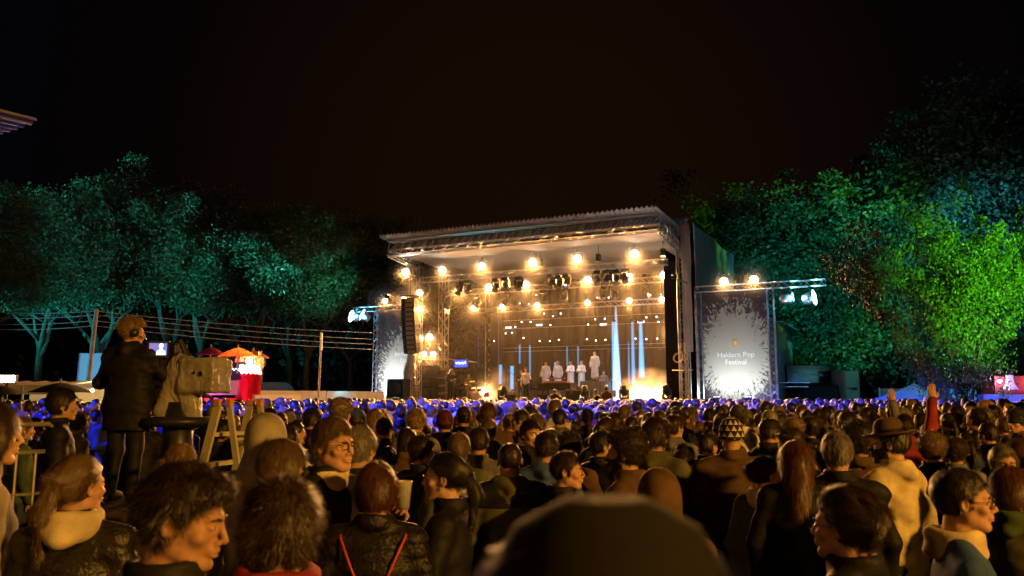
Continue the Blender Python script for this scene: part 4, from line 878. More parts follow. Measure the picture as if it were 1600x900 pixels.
drumkit(672,4.6,'pale drum kit beside the loudspeaker stack at left',1.0,('shell_white',(.6,.58,.52))); drumkit(745,4.6,'small drum set with red trim right of the bending musician',.85,('shell_red',(.35,.04,.04))); drumkit(940,7.0,'grey drum kit behind the crouching crew',1.0,('shell_grey',(.3,.28,.27)))
stand(732,5.6,dict(hair='short',hcol='blond',col='grey',pose='crossed'),'pale-haired drummer behind the small drum set with red trim',AUD+.2,1.6,1)
stand(944,7.8,dict(hair='short',hcol='fair',col='grey',pose='crossed'),'drummer in grey behind the grey drum kit',AUD,1.75,1)
# loudspeaker stack, line array, subs, amps
def cabinet(par,c,d,grilles=2,name='cabinet'):
    b=MB(); b.box(c,d); k=b.build(name,BLKP,par); b=MB(); 
    for i in range(grilles): b.lathe([(.001,.0),(d[2]/grilles*.36,.02),(d[2]/grilles*.40,-.01)],18,c=(c[0],c[1]-d[1]/2-.005,c[2]-d[2]/2+d[2]*(i+.5)/grilles),M=Matrix.Rotation(PI/2,3,'X'))
    b.build('cone',mat('speaker_cone',(.06,.06,.065),.5),k,True); return k
s0,_=onT(668,600,4.0); o=empty('speaker_stack',S(s0,4.2,DK),-SA,'tall dark loudspeaker stack inside the left tower','loudspeaker')
for i in range(3): cabinet(o,(0,0,.35+.7*i),(.9,.7,.68),1)
s0,_=onT(680,600,4.4); o=empty('amplifier_rack',S(s0+.25,4.8,DK),-SA,'stack of brown amplifiers with knobs right of the tall loudspeaker stack','amplifier')
for i in range(4): b=MB(); b.box((0,0,.24+.49*i),(.7,.45,.46)); a=b.build('amplifier',mat('amp_brown',(.10,.06,.03),.6,var=.3,vs=10),o); b=MB(); b.box((0,-.235,.40+.49*i),(.6,.02,.07)); b.build('panel',mat('amp_panel',(.55,.42,.25),.35,.5),a)
def line_array():
    s0,z0=onT(640,466,2.3); o=empty('line_array',S(s0,2.3,z0),-SA+.12,'long curved black loudspeaker array hanging outside the left tower','loudspeaker array')
    p=Vector((0,0,0)); th=R(2); x=0
    b=MB(); b.box((0,.1,.12),(.9,.7,.08)); b.tube((0,.1,.14),(0,.1,1.9),.02); b.build('flying_frame',BLK,o)
    for i in range(12):
        Mx=Matrix.Rotation(th,3,'X'); c=p+Mx@Vector((0,0,-.14)); b=MB(); b.box(c,(.86,.52,.262),Mx); k=b.build('cabinet',BLKP,o)
        b=MB(); b.box(c+Mx@Vector((.08,-.27,0)),(.5,.02,.2),Mx); b.build('horn',mat('horn_grey',(.30,.27,.22),.4),k)
        b=MB(); 
        for q in(-1,1): b.lathe([(.001,0),(.035,.0)],8,c=c+Mx@Vector((.435,.12*q,0)),M=Matrix.Rotation(PI/2,3,'Y'))
        b.build('handle',mat('handle_pale',(.4,.38,.36),.5),k); p=p+Mx@Vector((0,0,-.275)); th+=R(1.2)
line_array()
o=empty('subwoofer',onT and S(onT(623,600,2.6)[0],2.6,1.9),-SA,'black square loudspeaker box low in front of the left banner','loudspeaker'); cabinet(o,(0,0,.55),(1.15,.8,1.1),1); b=MB(); b.box((0,0,-.95),(1.2,.85,1.88)); b.build('base_box',BLKP,o)
for px,t,w_,lb in((600,1.6,2.6,'long low black subwoofer row under the left banner'),(1117,1.6,1.9,'low black box at the foot of the right banner')):
    s0,_=onT(px,625,t); o=empty('subwoofer',S(s0,t,0),-SA,lb,'subwoofer'); b=MB(); b.box((0,0,.92),(w_,.8,1.84)); b.build('cabinet',BLKP,o); b=MB(); b.box((0,-.41,.95),(w_-.15,.02,1.5)); b.build('grille',mat('grille',(.03,.03,.03),.7),o)
# floor monitors and cases along the stage edge
for i,(px,lb) in enumerate([(800,'floor monitor wedge in front of the singer to the left'),(850,'floor monitor wedge in front of the piano'),(900,'floor monitor wedge right of the piano')]):
    p=onstage(px,.9); o=empty('floor_monitor',p,-SA,lb,'floor monitor','floor monitors'); b=MB(); b.prism([(-.3,-.2,0),(-.3,.2,0),(-.3,.2,.12),(-.3,-.2,.34)],(.6,0,0)); b.build('cabinet',BLKP,o); b=MB(); b.add([(-.27,-.17,.335),(.27,-.17,.335),(.27,.2,.135),(-.27,.2,.135)],[(0,1,2,3)]); b.build('grille',MATS['grille'],o)
s0,_=onT(902,620,5.4); o=empty('equipment_case',S(s0,5.2,DK),-SA,'dark flight case between piano and crouching crew','case'); b=MB(); b.box((0,0,.3),(1.0,.6,.6)); b.build('body',BLKP,o); b=MB(); b.box((0,0,.61),(1.03,.63,.03)); b.build('lid',ALU,o)
# people at the stage edge, silhouettes
def kneel(px,t,z,label,yaw,o): 
    p=onstage(px,t); p.z=z; r=build_person(o,1,p,yaw,1.7); return tag(r,label,'person')
kneel(867,-.55,.62,'photographer dressed in black in the pit, below the piano, facing the stage',-SA,dict(hair='short',hcol='black',col='black',pose='photo',tcol='black'))
kneel(932,-.5,.62,'photographer in the pit leaning right with camera raised',-SA-.9,dict(hair='short',hcol='black',col='black',pose='photo',tcol='black'))
kneel(948,-.6,.72,'bushy-haired crew member in the pit standing against the bright smoke',-SA+.3,dict(hair='curly',hcol='brown',col='brown',pose='down',tcol='black',thick=.022))
# blue monitor with scribbled white lettering
s0,z0=onT(721,568,5.0); o=empty('video_monitor',S(s0,5.0,z0),-SA,'small monitor glowing blue with white scribble left of the smoke','monitor'); b=MB(); b.box((0,0,0),(.95,.1,.5)); b.tube((0,.05,.2),(0,.05,1.9),.03); b.build('case',BLK,o); b=MB(); b.box((0,-.055,0),(.88,.01,.43)); b.build('screen',emis('monitor_blue',(.02,.07,1),2.2),o)
b=MB(); rr=random.Random(4); pts=[(-.36+.72*i/26,-.064,.03+.07*math.sin(i*1.9)+rr.uniform(-.03,.03)) for i in range(27)]; b.path(pts,.014,4); b.build('scribble',emis('monitor_white',(.8,.85,1),4),o)
# right wing: truss leg with a round satellite fixture and pipe
s0,_=onT(1068,600,2.2); o=empty('side_truss',S(s0,2.2,DK),-SA,'short truss leg with round reflector and pipe right of the smoke','truss'); b=MB(); b.truss((0,0,0),(0,0,2.9),.3,up=(0,1,0),r=.024); b.tube((-.55,0,1.55),(.5,0,1.55),.025); b.build('leg_frame',ALU,o); b=MB(); b.lathe([(.20,0),(.27,.05),(.28,.02),(.2,-.03)],20,c=(-.15,-.25,2.15),M=Matrix.Rotation(1.2,3,'X')); b.build('reflector',mat('pale_rim',(.6,.5,.35),.4),o,True)
s0,_=onT(1058,600,2.2); 
b=MB(); 
# ================================================================ LEFT SIDE OF THE FIELD
def pole_thing(name,px0,py0,px1,py1,Y,r,m,label,cat='pole'):
    a=at(px0,py0,Y); a.z=0; t=at(px1,py1,Y); o=empty(name,(a.x,a.y,0),0,label,cat); b=MB(); b.tube((0,0,0),t-Vector((a.x,a.y,0)),r,r*.8,n=10); b.build('shaft',m,o); return o,t
PALE=mat('weathered_pole',(.45,.46,.44),.7,var=.2,vs=3)
PO,PT=pole_thing('power_pole',132,625,151,483,34,.11,PALE,'leaning pale power pole carrying four wires behind the camera operator')
o,t=pole_thing('flag_pole',496,625,502,530,36,.055,mat('pole_grey',(.35,.34,.36),.5),'thin grey pole with a small sign at its tip between umbrellas and stage')
b=MB(); b.box((0,0,t.z-.1),(.1,.08,.8)); k=b.build('tip_sign',WHT,o); k.location=(t.x-o.location.x,0,0)
WIRE=mat('wire',(.30,.32,.32),.5)
for i,(yl,ym,yr) in enumerate([(483,486,520),(493,492,530),(503,501,538),(511,509,546)]):
    a=at(-60,yl,36); m_=at(149-i*.9,ym,34); c=at(582,yr,46.5)
    o=empty('power_line',m_,0,['topmost of the four teal-lit wires running to the stage','second wire from the top running to the stage','third wire from the top running to the stage','lowest of the four wires running to the stage'][i],'wire','wires on the leaning pole')
    b=MB()
    for p,q in((a,m_),(m_,c)): b.path([p.lerp(q,k/14)-Vector((0,0,.14*4*(k/14)*(1-k/14)))-m_ for k in range(15)],.020,5)
    b.build('cable',WIRE,o)
# blue-lit panel behind the power pole
p=at(140,600,38); o=empty('canvas_screen',(p.x,p.y,0),.2,'tall cyan-lit canvas panel behind the leaning pole','canvas screen')
h=at(140,552,38).z; b=MB(); b.grid(lambda u,v:(-.62+1.15*u+.10*v,.05*math.sin(u*5),.3+(h-.3)*v),8,8); b.build('canvas',mat('canvas_pale',(.55,.6,.62),.7),o,True); b=MB(); b.tube((-.62,0,0),(-.52,0,h),.04); b.tube((.55,0,0),(.63,0,h),.04); b.build('posts',ALU,o)
light('SPOT','cyan_lamp',Vector(p)+Vector((-.6,-3.2,.6))-Vector((p.x,p.y,0)),(.03,.55,1),330,o,.1,Vector((0,0,2.6)),80,.5)
# white tent strip with a glaring lamp
def marquee(x0,x1,Y,ztop,zeave,depth,label,m,nf=0):
    o=empty('marquee_tent',((x0+x1)/2,Y,0),0,label,'tent'); w_=(x1-x0)/2
    b=MB(); b.grid(lambda u,v:(-w_+2*w_*u,-depth/2+depth*v,zeave+(ztop-zeave)*(1-abs(2*v-1))-.06*math.sin(u*PI*6)**2),24,12); b.build('roof',m,o,True)
    b=MB(); b.grid(lambda u,v:(-w_+2*w_*u,-depth/2-.01,zeave-.32+.34*v),24,1); b.build('valance',m,o)
    b=MB(); b.grid(lambda u,v:(-w_+2*w_*u,depth/2,zeave*v),10,1); b.build('back_wall',m,o)
    for i in range(4):
        b=MB(); b.tube((-w_+2*w_*i/3,-depth/2,0),(-w_+2*w_*i/3,-depth/2,zeave),.04); b.build('post',ALU,o)
    return o
TENT=mat('tent_white',(.66,.64,.58),.7,var=.08,vs=2)
a=at(-40,600,30); c=at(132,600,30); o=marquee(a.x,c.x,31,at(0,594,30).z,at(0,603,30).z,5,'long white stall tent lit yellow from inside at the far left',TENT)
for i,dx in enumerate((-1.2,.8,2.1)): 
    light('POINT','stall_lamp',(dx,-.5,at(0,606,30).z-.1),(1,.62,.22),170,o,.1)
b=MB(); 
for dx in(-1.2,.8,2.1): b.lathe([(.001,-.08),(.08,0),(.001,.08)],10,c=(dx,-.5,at(0,606,30).z-.1))
b.build('stall_bulbs',emis('bulb_yellow',(1,.75,.35),30),o,True)
p=at(8,592,28.2); o=empty('flood_light',p,0,'glaring yellowish flood lamp at the left edge above the stall tent','flood light'); b=MB(); b.box((0,.08,0),(.75,.12,.3)); b.tube((0,.15,0),(0,.15,-2.6),.04); b.build('housing',BLKP,o); b=MB(); b.box((0,.01,0),(.66,.02,.24)); b.build('lens',emis('yellow_lens',(1,.78,.42),30),o); light('SPOT','beam',(0,-.1,0),(1,.66,.28),500,o,.2,(2,-5,-1),140,.5)
def parasol(px,py,pyrim,wpx,Y,m,label,base=0.,grp=None,ribs=8,pole=PALE,flat=.0):
    top=at(px,py,Y); rim=at(px,pyrim,Y); r_=wpx/F*Y/2; o=empty('parasol',(top.x,top.y,base),random.uniform(0,1),label,'parasol',grp); zt=top.z-base; zr=rim.z-base
    b=MB(); n=ribs*4
    def prof(u,v): 
        a=2*PI*u; sc_=1-.05*abs(math.sin(a*ribs/2)); rr_=r_*v*sc_; return (rr_*math.cos(a),rr_*math.sin(a),zt-(zt-zr)*(v**1.5))
    b.grid(prof,n,10); b.build('canopy',m,o,True); b=MB(); b.tube((0,0,0),(0,0,zt+.12),.03); b.build('pole',pole,o)
    b=MB()
    for i in range(ribs): a=2*PI*i/ribs; b.path([(0,0,zt-.05),(r_*.6*math.cos(a),r_*.6*math.sin(a),zt-(zt-zr)*.465-.03),(r_*.93*math.cos(a),r_*.93*math.sin(a),zr-.0)],.010,4)
    b.build('ribs',BLK,o); return o
DKC=mat('dark_canvas',(.010,.009,.008),.9)
parasol(95,598,613,95,24,DKC,'large dark parasol among the stalls behind the man in the black jacket',grp='dark parasols'); parasol(5,603,616,60,24,DKC,'dark parasol cut by the left picture edge',grp='dark parasols')
# red kiosk with roof terrace
K0=at(385,600,34); KR=at(400,600,34).x-at(358,600,34).x; zk=at(385,586,34).z
KX=at(381,600,34).x; o=empty('drinks_kiosk',(KX,34.6,0),0,'round glowing red kiosk with string of white lights and a roof terrace','kiosk')
REDK=mat('red_enamel',(.75,.02,.05),.28); r_=at(400,600,34).x-KX; zt=at(380,587,34).z
b=MB(); b.lathe([(r_,0),(r_,zt),(r_*1.03,zt),(r_*1.03,zt+.10),(r_*.96,zt+.1),(.001,zt+.1)],40); b.build('drum_wall',REDK,o,True)
b=MB(); xl=at(325,600,34).x-KX; b.box((xl/2-.2,.4,.95),(abs(xl),1.6,1.9)); b.build('annexe',REDK,o); 
b=MB(); b.box((xl*.62,-.42,at(345,600,34).z-.15),(1.5,.03,.62)); b.build('hatch',mat('cream_panel',(.6,.45,.30),.6),o)
b=MB(); b.box((xl*.55,-.46,at(345,580,34).z+.02),(1.7,.05,.75)); b.build('dark_sign',mat('sign_dark',(.05,.03,.12),.4),o)
b=MB(); rr=random.Random(2); b.path([(xl*.55+.1+.05*i,-.50,at(345,577,34).z+.05*math.sin(i*2.1)) for i in range(12)],.02,4); b.build('sign_scribble',emis('sign_white',(1,.9,1),4),o)
b=MB()
for i in range(30): a=PI*1.12+PI*.76*i/29; b.box((r_*1.04*math.cos(a),r_*1.04*math.sin(a),zt+.33+.03*math.sin(i*2.3)),(.09,.04,.22+.08*math.sin(i*1.7)),a+PI/2)
b.build('light_band',emis('kiosk_band',(1,.80,.70),1.8),o)
b=MB()
for i in range(44): a=PI+PI*i/43; b.lathe([(.001,-.035),(.035,0),(.001,.035)],6,c=(r_*1.03*math.cos(a),r_*1.03*math.sin(a),zt+.16+.05*math.sin(i*1.3)))
b.build('light_string',emis('string_bulbs',(1,.8,.75),9),o)
for dx,cl in((-.3,(1,.05,.12)),(.9,(1,.08,.10)),(-1.9,(1,.05,.35))): light('SPOT','wall_wash',(dx,-r_-1.2,.5),cl,170,o,.1,(dx*.6,-r_*.8,2.1),110,.8)
light('POINT','pink_lamp',(xl-.1,-1.0,1.8),(.6,.1,1),60,o,.1); light('POINT','terrace_lamp',(0,0,zt+.6),(1,.50,.22),280,o,.1)
def canvas(name,c,k):
    m=mat(name,c,.7); n=m.node_tree.nodes; l=m.node_tree.links; t=n.new('ShaderNodeBsdfTranslucent'); t.inputs[0].default_value=(*c,1); x_=n.new('ShaderNodeMixShader'); x_.inputs[0].default_value=k; l.new(n['Principled BSDF'].outputs[0],x_.inputs[1]); l.new(t.outputs[0],x_.inputs[2]); l.new(x_.outputs[0],n['Material Output'].inputs[0]); return m
OR=canvas('orange_canvas',(.90,.20,.03),.6); RD=canvas('wine_canvas',(.30,.02,.06),.4)
parasol(372,543,558,62,34,OR,'front orange parasol on the kiosk roof',base=zt+.1,grp='parasols on the kiosk'); parasol(396,548,559,50,36,OR,'orange parasol behind the front one, further right',base=zt+.1,grp='parasols on the kiosk'); parasol(330,543,554,46,35.5,RD,'wine-red parasol left of the orange ones',base=0,grp='parasols on the kiosk')
for i,(px,c_) in enumerate(((375,'red'),(368,'maroon'),(388,'paleblue'),(401,'olive'))):
    r=build_person(dict(hair=['short','bob','curly','short'][i],hcol=['dark','black','brown','dark'][i],col=c_,pose='down',seed=i),1,(at(px,600,34.9).x,34.6+.2*i,zt+.1-.55),AUD if i%2 else 1.0,1.6); tag(r,['guest in red on the kiosk roof under the orange parasol','guest in maroon at the left end of the kiosk roof','guest in pale blue on the kiosk roof, second from the right','guest in olive at the right end of the kiosk roof'][i],'person','guests on the kiosk roof')
b=MB(); b.lathe([(.001,zt-.5),(r_*.92,zt-.5)],30); b.build('terrace_floor',DECK,o)
# low fence boards, parked trailer and teal-lit wall left of the stage
def board_fence(px0,px1,Y0,Y1,pytop,m,label,lamps=()):
    a=at(px0,pytop,Y0); c=at(px1,pytop,Y1); d=Vector((c.x-a.x,c.y-a.y,0)); o=empty('site_fence',(a.x,a.y,0),math.atan2(d.y,d.x),label,'fence'); Ln=d.length; h=(a.z+c.z)/2
    n=max(2,round(Ln/2.5)); b=MB()
    for i in range(n): b.box((Ln*(i+.5)/n,.012*(i%2),h/2+.03),(Ln/n-.02,.04,h-.06))
    b.build('panels',m,o); b=MB()
    for i in range(n+1): b.box((Ln*i/n,.06,h/2),(.06,.06,h+.02))
    b.build('posts',PALE,o); return o,Ln,h
FEN=mat('fence_sheet',(.46,.45,.44),.75,var=.15,vs=2)
o,Ln,h=board_fence(398,600,37,46,611,FEN,'low whitish site fence left of the stage, lit teal near the banner')
for px in(512,548): q=at(px,610,43); light('POINT','teal_lamp',o.matrix_basis.inverted()@Vector((q.x,q.y-.7,h+.15)),(.03,.6,.8),28,o,.05)
board_fence(398,470,33.0,35.5,617,mat('white_sheet',(.62,.6,.62),.6,var=.1,vs=2),'short bright white barrier right of the red kiosk')
p=at(426,600,50); o=empty('caravan',(p.x,p.y,0),.1,'dim pale caravan with rounded end behind the low fence','caravan'); zt2=at(426,597,50).z; b=MB(); w2=at(450,600,50).x-p.x
b.prism([(-w2,0,.5),(w2*1.2,0,.5),(w2*1.35,0,1.4),(w2*.9,0,zt2-.3),(w2*.55,0,zt2),(-w2,0,zt2)],(0,2.3,0)); b.build('body',mat('caravan_white',(.22,.24,.27),.4),o); b=MB(); b.box((w2*.1,-.02,zt2-.75),(.9,.04,.5)); b.build('window',mat('dark_glass',(.02,.02,.03),.1),o); b=MB(); 
for dx in(-.6,.9): b.lathe([(.001,-.1),(.33,-.1),(.33,.1),(.001,.1)],18,c=(dx,.1,.33),M=Matrix.Rotation(PI/2,3,'X'))
b.build('wheel',BLK,o)
# corrugated roof corner at upper left (mixing tower)
o=empty('mixing_tower_roof',(-10,9.5,0),0,'corner of a corrugated metal roof cut by the left picture edge','roof')
A=at(58,189,9.5); B=at(-40,158,8.6); Cc=at(-40,222,11.0) 
o.location=(A.x,A.y,0)
A0=A-Vector((A.x,A.y,0)); e1=(at(-150,137,8.2)-A); e2=(at(-150,256,12.2)-A)
nrm=e1.cross(e2).normalized(); nrm=nrm if nrm.z>0 else -nrm
b=MB(); b.grid(lambda u,v:(A0+e1*(v)+ (e2)*(u)*(1) + nrm*.035*math.sin(u*2*PI*22)),220,1); b.grid(lambda u,v:(A0+e1*(v)+ (e2)*(u)*(1) + nrm*(.012+.035*math.sin(u*2*PI*22))),220,1); b.build('corrugated_sheet',mat('roof_zinc',(.55,.5,.45),.4,.4,var=.15,vs=1),o,True)
b=MB(); q=A0+e1*.7+e2*.7; b.tube((q.x,q.y,0),(q.x,q.y,q.z),.06); q2=A0+e1+e2*.3; b.tube((q2.x,q2.y,0),(q2.x,q2.y,q2.z),.06); b.build('posts',ALU,o)
# crowd barrier
def barrier(p0,p1,h,label,base=0.,grp=None,ns=8):
    d=p1-p0; o=empty('crowd_barrier',(p0.x,p0.y,base),math.atan2(d.y,d.x),label,'barrier',grp); Ln=d.length; m=mat('galvanised',(.42,.40,.34),.45,.6,var=.15,vs=6)
    b=MB(); b.path([(0,0,0),(0,0,h-.06),(.06,0,h),(Ln-.06,0,h),(Ln,0,h-.06),(Ln,0,0)],.022,8); b.tube((0,0,.15),(Ln,0,.15),.018); b.tube((0,0,h*.80),(Ln,0,h*.80),.02); b.tube((0,0,h*.5),(Ln,0,h*.5),.014); b.build('frame',m,o)
    b=MB()
    for i in range(1,ns): b.tube((Ln*i/ns,0,.15),(Ln*i/ns,0,h*.80),.013)
    b.build('bars',m,o); b=MB(); b.box((.25,0,.01),(.05,.6,.02)); b.box((Ln-.25,0,.01),(.05,.6,.02)); b.build('feet',m,o); return o
# ---------------------------------------------------------------- camera platform
PLT=.95; PY=7.8
c0=at(105,780,7.0); c1=at(330,780,7.0)
o=empty('camera_platform',((c0.x+c1.x)/2,PY+.6,0),0,'raised black platform on which the camera operator stands','platform'); w2=(c1.x-c0.x)/2+.35
b=MB(); b.box((0,0,PLT-.06),(2*w2,2.6,.12)); b.build('floor',mat('ply_dark',(.06,.035,.025),.6,var=.3,vs=4),o)
b=MB()
for x in(-w2+.05,w2-.05):
    for y in(-1.25,1.25): b.tube((x,y,0),(x,y,PLT-.1),.03)
b.tube((-w2,-1.25,.3),(w2,-1.25,PLT-.15),.02); b.build('legs',ALU,o)
b=MB(); b.grid(lambda u,v:(-w2+2*w2*u,-1.31+.02*math.sin(u*40),.02+(PLT-.1)*v),60,1); b.build('skirt',CLOTHB,o)
q0=at(38,770,6.6); q1=at(118,770,7.6)
barrier(Vector((q0.x-.9,6.3,0)),Vector((q1.x,7.2,0)),at(60,664,6.9).z-PLT*.55,'grey tubular crowd barrier beside the camera platform, left',base=PLT*.55)
OPX=at(190,780,PY)
op=build_person(dict(hair='curly',hcol='blond',thick=.018,rough=.009,col='black',tcol='black',pose='operate',top='parka',bw=1.2,hyaw=-.75,fold=.010),0,(OPX.x,PY,PLT),R(-8),1.74)
tag(op,'camera operator in black with curly blond hair and headset, standing on the platform','person')
b=MB(); b.path([(.09,-.01,.0),(.098,-.01,.06),(.07,-.015,.125),(0,-.018,.143),(-.07,-.015,.125),(-.098,-.01,.06),(-.09,-.01,0)],.007,6)
for s_ in(1,-1): b.lathe([(.001,.028),(.035,.028),(.042,0),(.035,-.02),(.001,-.02)],14,c=(.098*s_,-.01,-.008),M=Matrix.Rotation(PI/2*s_,3,'Y'))
b.path([(.10,0,-.02),(.09,.07,-.05),(.05,.115,-.065)],.004,5); hd=b.build('headset',BLKP,op,True); H_=Matrix((rotz(-.75)).tolist()).to_4x4(); H_.translation=Vector((0,.012,1.635)); hd.matrix_local=H_
# broadcast camera on its pedestal
cp=at(282,600,7.9); CZ=at(282,590,7.9).z
o=empty('television_camera',(cp.x,cp.y,PLT),R(-14),'broadcast camera in a crumpled silver-grey rain cover on a black pedestal','television camera')
zc=CZ-PLT
RAIN=mat('rain_cover',(.34,.325,.28),.28,0,var=.2,vs=5,bump=.4,bs=20,spec=.7)
def cover(P):
    P=P+np.stack([.012*vn(P,7,21),.012*vn(P,7,22),.012*vn(P,7,23)],1)
    d=cap(P*np.array([1,1,.9],dtype=np.float32),(.02,0,(zc+.02)*.9),(.26,0,(zc)*.9),.135,.125)
    bx=np.stack([np.abs(P[:,0]-.27)-.17,np.abs(P[:,1])-.13,np.abs(P[:,2]-zc-.02)-.14],1); bd=np.linalg.norm(np.maximum(bx,0),axis=1)+np.minimum(bx.max(1),0)-.03
    d=smin(d,bd,.05); d=smin(d,cap(P,(.0,0,zc+.12),(-.12,0,zc-.30),.13,.15),.06); d=smin(d,cap(P,(.08,0,zc-.1),(.16,0,zc-.42),.13,.09),.06)
    w_=vn(P+vn(P,(6,6,6),4)[:,None]*.14,(17,10,5),9); w2=vn(P+vn(P,(9,9,9),14)[:,None]*.08,(14,20,30),19); return d+.012*np.sqrt(np.abs(w_))+.005*np.sqrt(np.abs(w2))-.006
npmesh('rain_cover',*nets(cover,(-.4,-.32,zc-.62),(.78,.32,zc+.34),.0095),RAIN,o)
b=MB(); b.lathe([(.001,-.004),(.022,-.004),(.026,.0)],16,c=(.33,-.165,zc+.03),M=Matrix.Rotation(PI/2,3,'X')); b.lathe([(.001,-.004),(.012,-.004),(.016,.0)],16,c=(.26,-.165,zc+.04),M=Matrix.Rotation(PI/2,3,'X')); b.build('cover_eyelet',BLKP,o)
b=MB(); b.box((-.20,-.05,zc+.20),(.20,.26,.20)); b.box((-.08,-.02,zc+.27),(.16,.2,.12)); b.path([(-.1,-.05,zc+.3),(.02,-.06,zc+.36),(.08,-.02,zc+.2)],.03,7); b.box((-.2,-.02,zc+.02),(.22,.2,.2)); b.box((-.16,.0,zc-.2),(.2,.22,.2)); b.build('viewfinder',mat('rubber_black',(.014,.014,.015),.55,bump=.3,bs=30),o)
vf=empty('screen_mount',(0,0,0)); vf.parent=o; vf.location=(-.12,-.20,zc+.27); vf.rotation_euler=(0,0,R(14)-R(-6))
b=MB(); b.box((0,0,0),(.205,.02,.16)); b.build('bezel',BLKP,vf); 
b=MB(); b.box((0,-.012,0),(.165,.004,.115)); b.build('screen',emis('screen_blue',(.16,.20,.55),1.3),vf)
b=MB(); b.lathe([(.001,.03),(.018,.022),(.022,0),(.014,-.02),(.012,-.03),(.04,-.045),(.046,-.085),(.001,-.085)],14,c=(.03,-.016,.028),M=Matrix.Diagonal((1,.06,1))); b.build('screen_figure',emis('screen_white',(.9,.92,1),1.6),vf)
b=MB(); b.path([(-.08,-.017,.0),(-.03,-.017,.03),(.0,-.017,.025)],.006,4); b.build('screen_guitar',emis('screen_red',(.8,.12,.05),1.2),vf)
b=MB(); b.tube((-.05,0,zc-.38),(.02,0,.9),.10,.12,n=14); b.tube((.0,0,.95),(0,0,.0),.13,.17,n=16); b.lathe([(.001,.82),(.34,.80),(.36,.75),(.30,.72),(.001,.7)],30,c=(0,0,0)); b.path([(-.12,-.05,zc-.32),(-.35,-.22,zc-.42),(-.40,-.26,zc-.43)],.016,7); b.build('pedestal',BLKP,o,True)
b=MB(); b.path([(-.3,-.15,zc+.05),(-.32,-.2,zc-.05),(-.27,-.2,zc-.12),(-.29,-.17,zc+.03)],.008,5); b.build('cable_loop',mat('cable_yellow',(.4,.42,.08),.5),o)
# step ladder (A-frame) in front of the platform
LA=mat('ladder_yellow_aluminium',(.66,.64,.44),.35,.2,var=.15,vs=6)
lp=at(340,700,6.3); o=empty('step_ladder',(lp.x,lp.y,0),R(14),'yellowish aluminium A-frame step ladder beside the camera platform','ladder'); zt=at(350,632,6.3).z
def rail(b,a,c,w_=.07,d_=.025):
    a=Vector(a); c=Vector(c); z=(c-a).normalized(); x=Vector((0,1,0)); x=(x-z*x.dot(z)).normalized(); y=z.cross(x).normalized(); M=Matrix((x*1.0,y,z)).transposed(); b.box((a+c)/2,(d_,w_,(c-a).length),M)
o.rotation_euler=(0,0,R(-22)); lw=.46
fr=[((-.52,0,0),(-.05,.04,zt)),((-.52,lw,0),(-.05,lw-.04,zt))]; bk=[((.50,.02,0),(.05,.05,zt)),((.50,lw-.02,0),(.05,lw-.05,zt))]
b=MB(); [rail(b,*q) for q in fr]
for i in range(1,8):
    k=i/8.; a=Vector(fr[0][0]).lerp(Vector(fr[0][1]),k); c=Vector(fr[1][0]).lerp(Vector(fr[1][1]),k); b.box((a+c)/2,(.09,(c-a).length,.03))
b.build('front_frame',LA,o); b=MB(); [rail(b,*q,.05,.022) for q in bk]
for i in (2,4,6):
    k=i/7.; a=Vector(bk[0][0]).lerp(Vector(bk[0][1]),k); c=Vector(bk[1][0]).lerp(Vector(bk[1][1]),k); b.tube(a,c,.012)
b.build('rear_frame',LA,o)

for q in fr+bk: b=MB(); b.box(Vector(q[1])+Vector((0,0,.015)),(.05,.045,.05)); b.build('hinge_cap',mat('orange_plastic_cap',(.7,.28,.05),.5),o)
b=MB(); b.tube((-.26,.02,zt*.55),(.25,.03,zt*.55),.01); b.build('spreader',ALU,o)
# ================================================================ RIGHT SIDE OF THE FIELD
def lbox(name,px0,px1,pyt,Y,depth,label,cat,m,base=0,rz=0.):
    a=at(px0,pyt,Y); c=at(px1,pyt,Y); o=empty(name,((a.x+c.x)/2,Y+depth/2,base),rz,label,cat); return o,(c.x-a.x),a.z
# container shed right of the banner
s0,_=onT(1210,600,5.5); CG=mat('corrugated_grey',(.22,.23,.22),.6,.2,var=.25,vs=2)
o=empty('container_shed',S(s0,5.5,0),-SA,'grey corrugated shed with sloping roof edge right of the banner','shed'); z0=onT(1210,505,5.5)[1]; s1,z1=onT(1238,550,11.5)
b=MB(); b.grid(lambda u,v:((.2)+.05*math.sin(u*2*PI*16)+ (s1-s0-.2)*u*.35, 6*u, (z0-.15*u)*v),160,1); b.build('side_wall',CG,o); b=MB(); b.box((-.5,3,z0+.04),(2.2,6.4,.08)); b.build('roof',CG,o); b=MB(); b.box((-.4,0,z0/2),(1.2,.06,z0-.02)); b.build('front_wall',CG,o)
# truck
o,w_,zt=lbox('lorry',1238,1312,570,42,6,'black lorry facing the field with faintly glowing blue lettering on its box front','lorry',None); BKG=mat('lorry_black',(.008,.008,.010),.22)
b=MB(); b.box((0,.6,(zt+1)/2),(w_,5.5,zt-1.0+.0)); b.build('box_body',BKG,o); b=MB(); b.prism([(-w_/2+.15,-2.2,.5),(-w_/2+.15,-3.6,.5),(-w_/2+.15,-3.65,1.6),(-w_/2+.15,-3.3,2.55),(-w_/2+.15,-2.2,2.7)],(w_-.3,0,0)); cb=b.build('cab',BKG,o)
b=MB(); b.add([(-w_/2+.35,-3.635,1.72),(w_/2-.35,-3.635,1.72),(w_/2-.4,-3.36,2.45),(-w_/2+.4,-3.36,2.45)],[(0,1,2,3)]); b.build('windscreen',mat('windscreen',(.02,.025,.03),.05),cb)
for x in(-w_/2+.3,w_/2-.3):
    for y in(-2.9,2.4): b=MB(); b.lathe([(.001,-.15),(.5,-.15),(.5,.15),(.001,.15)],20,c=(x,y,.5),M=Matrix.Rotation(PI/2,3,'Y')); b.build('wheel',BLK,o)
